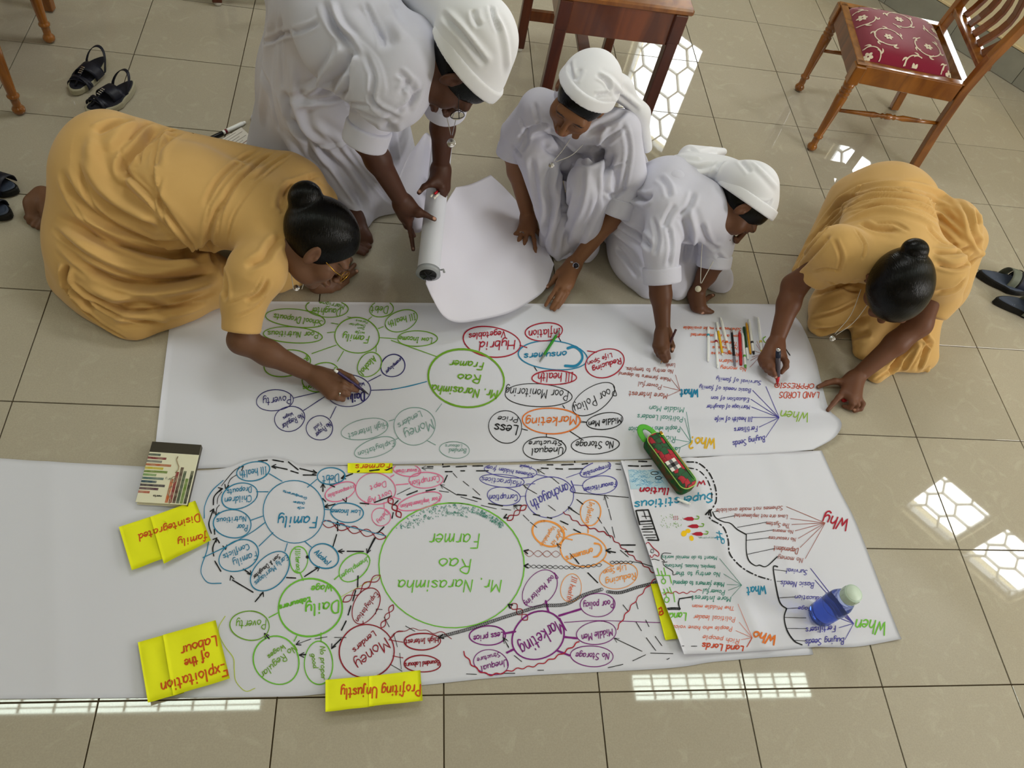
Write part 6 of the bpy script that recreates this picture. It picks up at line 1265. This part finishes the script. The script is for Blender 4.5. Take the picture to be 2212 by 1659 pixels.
st = [('p',[(1178,300),(1190,325),(1235,338),(1310,345)],.012,.014),('p',[(1215,350),(1218,420),(1225,480)],.012,.014)]+Zs(700,0,2.37,[('v',[(1150,640),(1230,760),(1330,830),(1440,800)],.012,.012),('v',[(1000,720),(1060,660),(1150,640)],.010,.012),('r',[(1200,900),(1290,830),(1400,820)],.014,.008),('v',[(1180,830),(1150,950),(1160,1080),(1120,1250)],.014,.018),('r',[(1220,880),(1200,1000),(1170,1130),(1110,1290)],.012,.009),('v',[(1260,960),(1240,1080),(1200,1200),(1180,1310)],.010,.011),('v',[(1400,900),(1400,1050),(1330,1200),(1260,1330)],.012,.010),('r',[(1350,850),(1340,1000),(1290,1150),(1230,1310)],.012,.008),('v',[(1060,800),(1080,950),(1100,1100)],.012,.008),
 ('v',[(1480,780),(1450,860),(1440,950),(1430,1060)],.012,.012),('v',[(1530,620),(1560,760),(1540,900),(1520,1000)],.008,.007),('v',[(1350,770),(1420,740),(1500,680),(1540,640)],.008,.008),('r',[(1450,640),(1420,700),(1400,780)],.012,.008),('v',[(1000,600),(1040,700),(1010,780)],.008,.006),('v',[(1080,520),(1100,620),(1150,650)],.008,.008),('v',[(1240,650),(1230,740)],.004,.003),('v',[(1540,560),(1500,600),(1420,640),(1330,700)],.01,.010),('v',[(960,740),(1000,790),(1010,800)],.006,.006),('v',[(1450,860),(1500,850),(1570,830)],.006,.004),('v',[(1440,980),(1480,1000),(1560,960)],.008,.008)],1.05)
cloth(t,S,'habit',(.80,1.08,0),(1.70,1.95,.66),m_white,st,h=.0048)
cuffs(t,A(1113,315,.32),A(1106,340,.28),.059,.05); cuffs(t,A(1341,425,.285),A(1326,462,.232),.066,.05)
veil(t,hd,[lambda S: S.ell(hd.p(0,-.040,.062),(.085,.075,.062),hd.M,.03)],tail=[lambda S: S.chain([(hd.p(0,-.07,.055),.052),(A(1340,190,.61),.030),(A(1383,245,.54),.024),(A(1396,318,.43),.020)],.04)],pts=[A(1345,200,.6),A(1394,320,.4)],
  st=Zs(1150,120,5.926,[('v',[(470,80),(480,200),(520,320)],.008,.010),('v',[(620,160),(580,260),(540,320)],.008,.006),('v',[(820,240),(950,330),(1010,470)],.006,.012),('v',[(800,520),(900,500),(1030,500)],.006,.010),('r',[(830,230),(1000,320),(1180,500),(1400,700)],.010,.008),('v',[(1040,480),(1180,560),(1380,720)],.008,.008)],.8), nm=(.86,-.50), off=.040)
S = Solid(); S.ell(hd.p(0,-.045,-.085),(.078,.060,.05),hd.M,.02); lo,hi=bounds([hd.c],.2); solid_obj(S,'collar',lo,hi,.005,m_white,t)
pendant(t,[[A(1232,300,.46),A(1215,325,.42),A(1196,348,.40)],[A(1262,310,.44),A(1235,335,.42),A(1200,350,.40)]],A(1191,357,.405),.009,mat('white_cord','c9c6bc',.6),m_silver)
dw = nrm(wR-Z(905,1140,.05)); band(t,'watch_strap',wR+dw*.004,dw,.0245,.008,m_silver); b = MB(); wc=A(1244,574,.078); b.lathe([(0,.0105),(.5,.012),(1,.0105)],wc-nrm(CP-wc)*.004,wc+nrm(CP-wc)*.004,18); wf=b.build('watch_case',m_silver,t); b = MB(); b.lathe([(0,.009),(1,.009)],wc+nrm(CP-wc)*.004,wc+nrm(CP-wc)*.0048,18); b.build('watch_face',mat('dark_dial','1c1420',.2),wf)
b = MB(); b.box(A(1235,567,.076),(.010,.008,.006),bev=.001); b.build('watch_clasp',m_silver,t)
band(t,'ring',Z(350,465,.037),Z(325,520,.036)-Z(365,430,.038),.0098,.004,m_silver)
settle(t)

# ---------------------------------------------------------------- 4: kneeling, in white, right of centre
t = empty('person', (1.48,1.42,0), 0, 'woman in white kneeling right of the centre, writing with a dark pencil', 'person')
hd = Head(A(1596,444,.37), A(1668,418,.42), A(1545,545,.23),1.02)
B = Solid(); sN=A(1440,445,.35); sF=A(1545,480,.31); eN=A(1425,600,.185); wN=A(1433,720,.045); eF=A(1543,565,.17); wF=A(1503,634,.035)
B.chain([(A(1410,470,.12),.06),(A(1450,450,.21),.045),((sN+sF)/2,.035)],.02); B.cone(sN,sF,.030,.030,.02); B.cone((sN+sF)/2,hd.p(0,-.03,-.07),.042,.05,.03); hd.build(B)
B.cone(sN,eN,.032,.037,.02); B.chain([(eN,.037),(eN+(wN-eN)*.3,.034),(wN,.0225)],.02); B.cone(sF,eF,.032,.036,.02); B.chain([(eF,.036),(eF+(wF-eF)*.4,.032),(wF,.0235)],.02)
Z=lambda x,y,z: A(1360+x/6.91,560+y/6.91,z)
hand(B,wN,.0225,[[Z(545,1300,.048),Z(555,1350,.048),Z(572,1410,.036),Z(595,1478,.022)],[Z(490,1320,.048),Z(505,1390,.046),Z(530,1450,.030),Z(560,1525,.013)],[Z(440,1310,.042),Z(455,1400,.038),Z(480,1470,.024),Z(520,1530,.010)],[Z(400,1290,.034),Z(405,1370,.030),Z(430,1430,.020),Z(470,1480,.010)],[Z(580,1190,.035),Z(620,1250,.04),Z(645,1300,.036),Z(632,1370,.026)]],.0076)
hand(B,wF,.0235,[[Z(1060,700,.025),Z(1130,735,.02),Z(1180,760,.015),Z(1240,785,.010)],[Z(1050,720,.025),Z(1110,765,.018),Z(1160,785,.012),Z(1210,795,.009)],[Z(1010,730,.022),Z(1060,775,.015),Z(1110,795,.010)],[Z(970,700,.02),Z(1020,760,.014),Z(1060,785,.009)],[Z(1050,640,.025),Z(1130,600,.022),Z(1190,560,.018),Z(1250,535,.012)]],.0080)
body_obj(t,B,[hd],(1.20,.98,0),(1.92,1.66,.62),'5c3a26',skin('brown_skin2','5c3a26'),nails=[(Z(1085,792,.016),.008),(Z(1240,535,.02),.006),(Z(640,1340,.035),.006)])
S = Solid()
S.ell(A(1405,470,.15),(.15,.16,.16),None,.05); S.chain([(A(1410,450,.22),.145),(A(1445,430,.29),.128),(A(1500,455,.31),.10)],.06); S.cone(sN,sF,.068,.068,.045)
S.chain([(sN,.066),(A(1428,540,.265),.060)],.014); S.cyl(A(1428,525,.275),A(1430,598,.195),.061,.053,.01)
S.chain([(sF,.062),(A(1548,530,.22),.055)],.014); S.cyl(A(1548,520,.23),A(1541,570,.165),.058,.052,.02)
S.cone((sN+sF)/2,hd.p(0,-.04,-.105),.075,.072,.04); S.ell(A(1400,545,.06),(.15,.17,.11),None,.05); S.cone(A(1385,560,.05),A(1398,628,.015),.08,.03,.04); S.cone(A(1430,560,.06),A(1462,632,.015),.08,.03,.04); S.cone(A(1480,540,.06),A(1550,600,.03),.08,.055,.05); S.cone(A(1350,480,.04),A(1345,520,.02),.06,.04,.05); S.cone(A(1540,590,.04),A(1562,615,.015),.05,.025,.03); S.cone(A(1490,500,.15),A(1470,600,.04),.08,.05,.05)
st = Zs(1300,280,3.0,[('v',[(120,180),(200,300),(180,430),(120,560)],.014,.014),('v',[(60,260),(140,380),(260,450),(330,420)],.012,.014),('r',[(80,330),(150,430),(270,490)],.012,.010),('v',[(60,560),(160,640),(260,700),(320,780)],.012,.014),('r',[(40,620),(130,700),(220,780),(280,900)],.014,.010),('v',[(90,760),(160,840),(240,960)],.010,.010),('v',[(480,480),(430,560),(400,640)],.010,.008),('v',[(330,560),(360,700),(340,820)],.008,.008),('v',[(430,620),(450,760),(430,900)],.008,.008),('v',[(520,560),(560,700),(540,860)],.012,.012),('r',[(560,500),(600,640),(590,800)],.012,.008),('v',[(640,600),(680,720),(760,780)],.010,.010),('v',[(740,800),(800,860),(860,900)],.008,.008),('v',[(360,300),(420,360),(440,440)],.01,.008),('v',[(600,400),(560,500),(500,560)],.01,.008)],.95)
cloth(t,S,'habit',(1.15,1.0,0),(1.95,1.80,.55),m_white,st,h=.0046)
cuffs(t,A(1429,575,.215),A(1431,612,.175),.064,.05); cuffs(t,A(1545,550,.19),A(1541,578,.155),.060,.05)
veil(t,hd,[lambda S: S.ell(hd.p(0,-.040,.060),(.082,.070,.062),hd.M,.03)],tail=[lambda S: S.chain([(hd.p(0,-.085,.05),.066),(A(1555,362,.375),.060),(A(1490,360,.375),.065),(A(1425,372,.345),.050)],.05,flat=((0,.5,.86),.5)), lambda S: S.cone(A(1490,335,.35),A(1562,328,.33),.035,.014,.04)],pts=[A(1400,350,.4),A(1480,345,.4)],
  st=Zs(1360,290,4.0,[('v',[(820,230),(760,280),(720,400)],.008,.012),('v',[(880,140),(960,230),(1050,330)],.008,.008),('r',[(900,130),(1000,200),(1150,330),(1290,480)],.010,.006),('v',[(200,200),(400,240),(600,290),(760,250)],.010,.010),('r',[(150,140),(380,180),(620,210)],.012,.008),('v',[(500,120),(620,160),(760,140)],.010,.008),('v',[(60,220),(200,330),(380,370),(600,340)],.010,.012),('v',[(1240,560),(1180,600),(1000,580)],.006,.006)],.9))
S = Solid(); S.cone(A(1455,400,.37),A(1530,430,.35),.06,.055,.03); lo,hi=bounds([A(1490,415,.36)],.2); solid_obj(S,'collar',lo,hi,.005,m_white,t)
pendant(t,[[A(1525,470,.34),A(1516,540,.24),A(1513,612,.16)],[A(1560,530,.24),A(1535,575,.2),A(1515,612,.16)]],A(1508,624,.15),.0105,mat('white_cord','c9c6bc',.6),mat('pearl_medal','c9c4b0',.3),.0014)
dw = nrm(wF-A(1519,661,.022)); band(t,'watch_strap',wF+dw*.002,dw,.0250,.010,m_blk); band(t,'watch_buckle',wF+dw*.001,dw,.0262,.003,m_gold)
settle(t)
P_('pencil',(1460.5,711),(1426.6,786.5),.090,.002,'dark maroon pencil held by the kneeling woman in white',[(0,.85,.0042,.0042,mat('maroon_pencil','3a1018',.35),'barrel'),(.85,.96,.0040,.0014,mat('pencil_wood','c79c64',.6),'sharpened_wood'),(.96,1,.0013,.0004,m_blk,'lead')],8)

# ---------------------------------------------------------------- 5: kneeling, ochre habit, at right
t = empty('person', (2.15,1.25,0), 0, 'woman in ochre habit at right, black bun facing us, writing with a red marker', 'person')
c5 = A(1938,618,.37); hd = Head(c5, c5+np.array([-.42,-.78,.44]), c5+np.array([.05,-.35,-.93]),1.2)
B = Solid(); sN=A(1815,535,.40); sF=A(2035,585,.38); eN=A(1716,618,.17); wN=A(1676,742,.045); eF=A(1985,700,.20); wF=A(1847,817,.035)
B.chain([(A(1900,560,.14),.07),(A(1900,500,.26),.06),((sN+sF)/2,.05)],.03); B.cone(sN,sF,.030,.030,.02); B.cone((sN+sF)/2,hd.p(0,-.03,-.07),.05,.05,.03); hd.build(B)
B.cone(sN,eN,.034,.042,.02); B.chain([(eN,.041),(eN+(wN-eN)*.3,.038),(wN,.025)],.02); B.cone(sF,eF,.034,.041,.02); B.chain([(eF,.041),(eF+(wF-eF)*.35,.038),(wF,.0255)],.02)
Z=lambda x,y,z: A(1600+x/7.373,700+y/7.373,z)
hand(B,wN,.025,[[Z(500,600,.058),Z(500,710,.060),Z(530,790,.045),Z(570,850,.028)],[Z(440,600,.055),Z(440,700,.055),Z(470,780,.035),Z(520,820,.016)],[Z(385,590,.048),Z(385,680,.046),Z(420,740,.026),Z(470,770,.012)],[Z(340,560,.038),Z(345,640,.035),Z(380,690,.020),Z(420,720,.010)],[Z(670,520,.045),Z(720,600,.05),Z(725,680,.046),Z(650,770,.034)]],.0088)
hand(B,wF,.0255,[[Z(1640,1080,.034),Z(1560,1170,.030),Z(1480,1260,.020),Z(1388,1370,.011)],[Z(1740,1150,.040),Z(1780,1260,.040),Z(1740,1330,.020),Z(1640,1310,.010)],[Z(1810,1160,.040),Z(1860,1280,.036),Z(1820,1340,.018),Z(1730,1330,.010)],[Z(1860,1150,.034),Z(1940,1270,.028),Z(1910,1350,.016),Z(1810,1385,.010)],[Z(1640,930,.028),Z(1500,910,.030),Z(1370,940,.022),Z(1235,1000,.011)]],.0088)
body_obj(t,B,[hd],(1.80,.78,0),(2.62,1.50,.62),'6a4430',skin('brown_skin3','6a4430'),nails=[(Z(1390,1355,.022),.006),(Z(1240,1000,.02),.006),(Z(560,845,.036),.006),(Z(1815,1370,.02),.006)])
hairdo(t,hd,(hd.p(.0,-.112,.045),(.040,.034,.036)),off=-.075)
S = Solid()
S.ell(A(1910,470,.24),(.19,.19,.19),None,.05); S.chain([(A(1915,450,.30),.150),(A(1915,500,.355),.135),(A(1920,550,.36),.105)],.06); S.cone(sN+np.array([0,0,-.02]),sF+np.array([0,0,-.02]),.070,.074,.05); S.cone(A(1895,515,.36),A(1805,560,.33),.11,.072,.06); S.cone(A(1930,530,.36),A(2030,575,.33),.11,.075,.06)
S.chain([(sN,.072),(A(1775,575,.28),.064)],.035); S.cyl(A(1785,565,.30),A(1750,606,.222),.058,.050,.03,.01)
S.chain([(sF,.075),(A(2030,640,.27),.066)],.035); S.cyl(A(2030,630,.28),A(2008,682,.218),.060,.053,.03,.01)
S.ell(A(2055,500,.33),(.085,.12,.11),None,.05); S.cone(A(2070,530,.33),A(2122,548,.34),.055,.010,.03); S.cone(A(2080,520,.28),A(2050,600,.22),.08,.07,.05)
S.cone(A(1850,450,.2),A(1728,585,.02),.12,.03,.05); S.chain([(A(1880,600,.12),.15),(A(1800,665,.06),.085)],.05); S.cone(A(1810,650,.10),A(1770,700,.04),.08,.04,.04)
S.ell(A(1990,590,.12),(.17,.19,.16),None,.05); S.chain([(A(1960,680,.08),.12),(A(1960,760,.02),.085)],.05); S.cone(A(1950,740,.03),A(1890,808,.015),.07,.035,.05); S.cone(A(1975,700,.04),A(1995,770,.015),.06,.045,.05); S.cone(A(1880,700,.05),A(1860,760,.015),.07,.03,.04)
st = Zs(1412,0,2.37,[('r',[(850,1150),(1000,990),(1180,940),(1400,960),(1560,1040)],.014,.010),('v',[(820,1200),(960,1040),(1150,980),(1380,1000),(1540,1100)],.010,.014),('v',[(900,1120),(1100,1010),(1300,1010),(1480,1080),(1580,1180)],.009,.010),('v',[(1000,1100),(1180,1040),(1360,1060),(1500,1150),(1600,1250)],.009,.008),('r',[(960,1140),(1150,1070),(1340,1100),(1480,1180)],.012,.006),
 ('v',[(1500,950),(1600,1080),(1640,1200),(1690,1280)],.012,.016),('r',[(1440,920),(1560,1020),(1620,1150),(1660,1260)],.014,.010),('v',[(1560,920),(1640,1020),(1670,1150)],.010,.010),('v',[(700,1330),(850,1180),(950,1080)],.010,.010),('v',[(720,1400),(850,1260),(900,1200)],.010,.010),('v',[(1060,1140),(1130,1170),(1260,1180)],.010,.010),('v',[(1400,1160),(1480,1240),(1560,1260)],.008,.008),('v',[(1430,1290),(1540,1290),(1620,1270)],.008,.010),('v',[(1440,1350),(1560,1370),(1660,1320)],.008,.010),('r',[(1430,1320),(1550,1330),(1640,1290)],.009,.006),
 ('v',[(740,1540),(900,1480),(1050,1430)],.010,.010),('v',[(1440,1500),(1540,1480),(1600,1430)],.010,.008)],1.2)+Zs(1560,360,1.948,[('v',[(290,430),(400,280),(520,150),(620,60)],.006,.010),('v',[(330,400),(440,260),(560,150)],.006,.008),('r',[(310,420),(420,270),(540,150)],.006,.006),('v',[(560,110),(700,90),(830,120),(950,190)],.006,.008),('v',[(540,150),(700,130),(850,170),(980,260)],.005,.006),('v',[(520,190),(660,160),(800,190),(900,240)],.005,.005),('v',[(640,240),(720,240),(790,270)],.006,.006),('v',[(470,300),(500,380),(490,450)],.006,.007),('v',[(560,260),(600,330),(590,390)],.006,.007),('v',[(380,440),(440,430),(500,440)],.005,.006),('v',[(440,480),(540,520),(580,520)],.006,.007),('v',[(350,640),(480,610),(580,560)],.006,.008),('v',[(700,850),(780,760),(840,680)],.005,.009),('v',[(640,900),(740,830),(800,740)],.005,.008),('v',[(800,870),(850,780),(860,700)],.005,.009)],1.1)+Zs(1500,600,3.1067,[('v',[(700,340),(860,360),(1000,320),(1180,260)],.012,.014),('v',[(900,480),(1000,420),(1180,360)],.012,.012),('v',[(1300,640),(1400,500),(1480,400)],.010,.014),('v',[(1250,740),(1330,620),(1380,520)],.008,.012),('r',[(1350,700),(1450,560),(1520,430)],.012,.010),('v',[(1450,700),(1530,560),(1570,420)],.008,.010),('v',[(1500,340),(1560,420),(1600,470)],.010,.010),('r',[(1180,720),(1300,740),(1450,690),(1580,610)],.010,.006),('v',[(1010,560),(960,520),(900,460)],.010,.012)],1.5)
cloth(t,S,'habit',(1.82,.82,0),(2.85,1.85,.60),m_ochre,st,h=.0046)
pendant(t,[[A(1860,625,.30),A(1838,680,.2),A(1803,722,.13)],[A(1880,650,.25),A(1845,695,.17),A(1806,724,.13)]],A(1798,731,.125),.010,mat('white_cord','c9c6bc',.6),m_silver)
dw = nrm(wF-Z(1740,1150,.04)); band(t,'bracelet',wF+dw*.004,dw,.0268,.006,m_gold)
for k in range(9):
    a = k*2*PI/9; u = nrm(np.cross(dw,(0,0,1))); v = np.cross(dw,u); b = MB(); b.sphere(wF+dw*.004+(u*math.cos(a)+v*math.sin(a))*.0285,(.003,.003,.003),8,6); b.build('bracelet_link',m_gold,t)
settle(t)
P_('marker_pen',(1681.4,752),(1679.2,833.5),.115,.003,'red-tipped whiteboard marker held by the woman in ochre at right',[(0,.07,.0070,.0085,m_silver,'end_plug'),(.07,.24,.0088,.0088,mat('navy_label','1b2338',.35),'barrel_band'),(.24,.74,.0086,.0086,mat('grey_label','4c4650',.35),'barrel'),(.74,.90,.0084,.0050,mat('red_grip','b81c26',.35),'grip'),(.90,1,.0035,.0020,mat('red_nib','a0141c',.5),'nib')])
q = empty('red_plug', A(1825,867,.006),0,'red marker lid gripped in the curled fingers of the right woman','pen lid'); b = MB(); b.lathe([(0,.007),(.1,.008),(.9,.008),(1,.006)],(-.012,0,.006),(.014,.006,.008),14); b.build('lid_shell',mat('red_plastic','c01f24',.3),q)
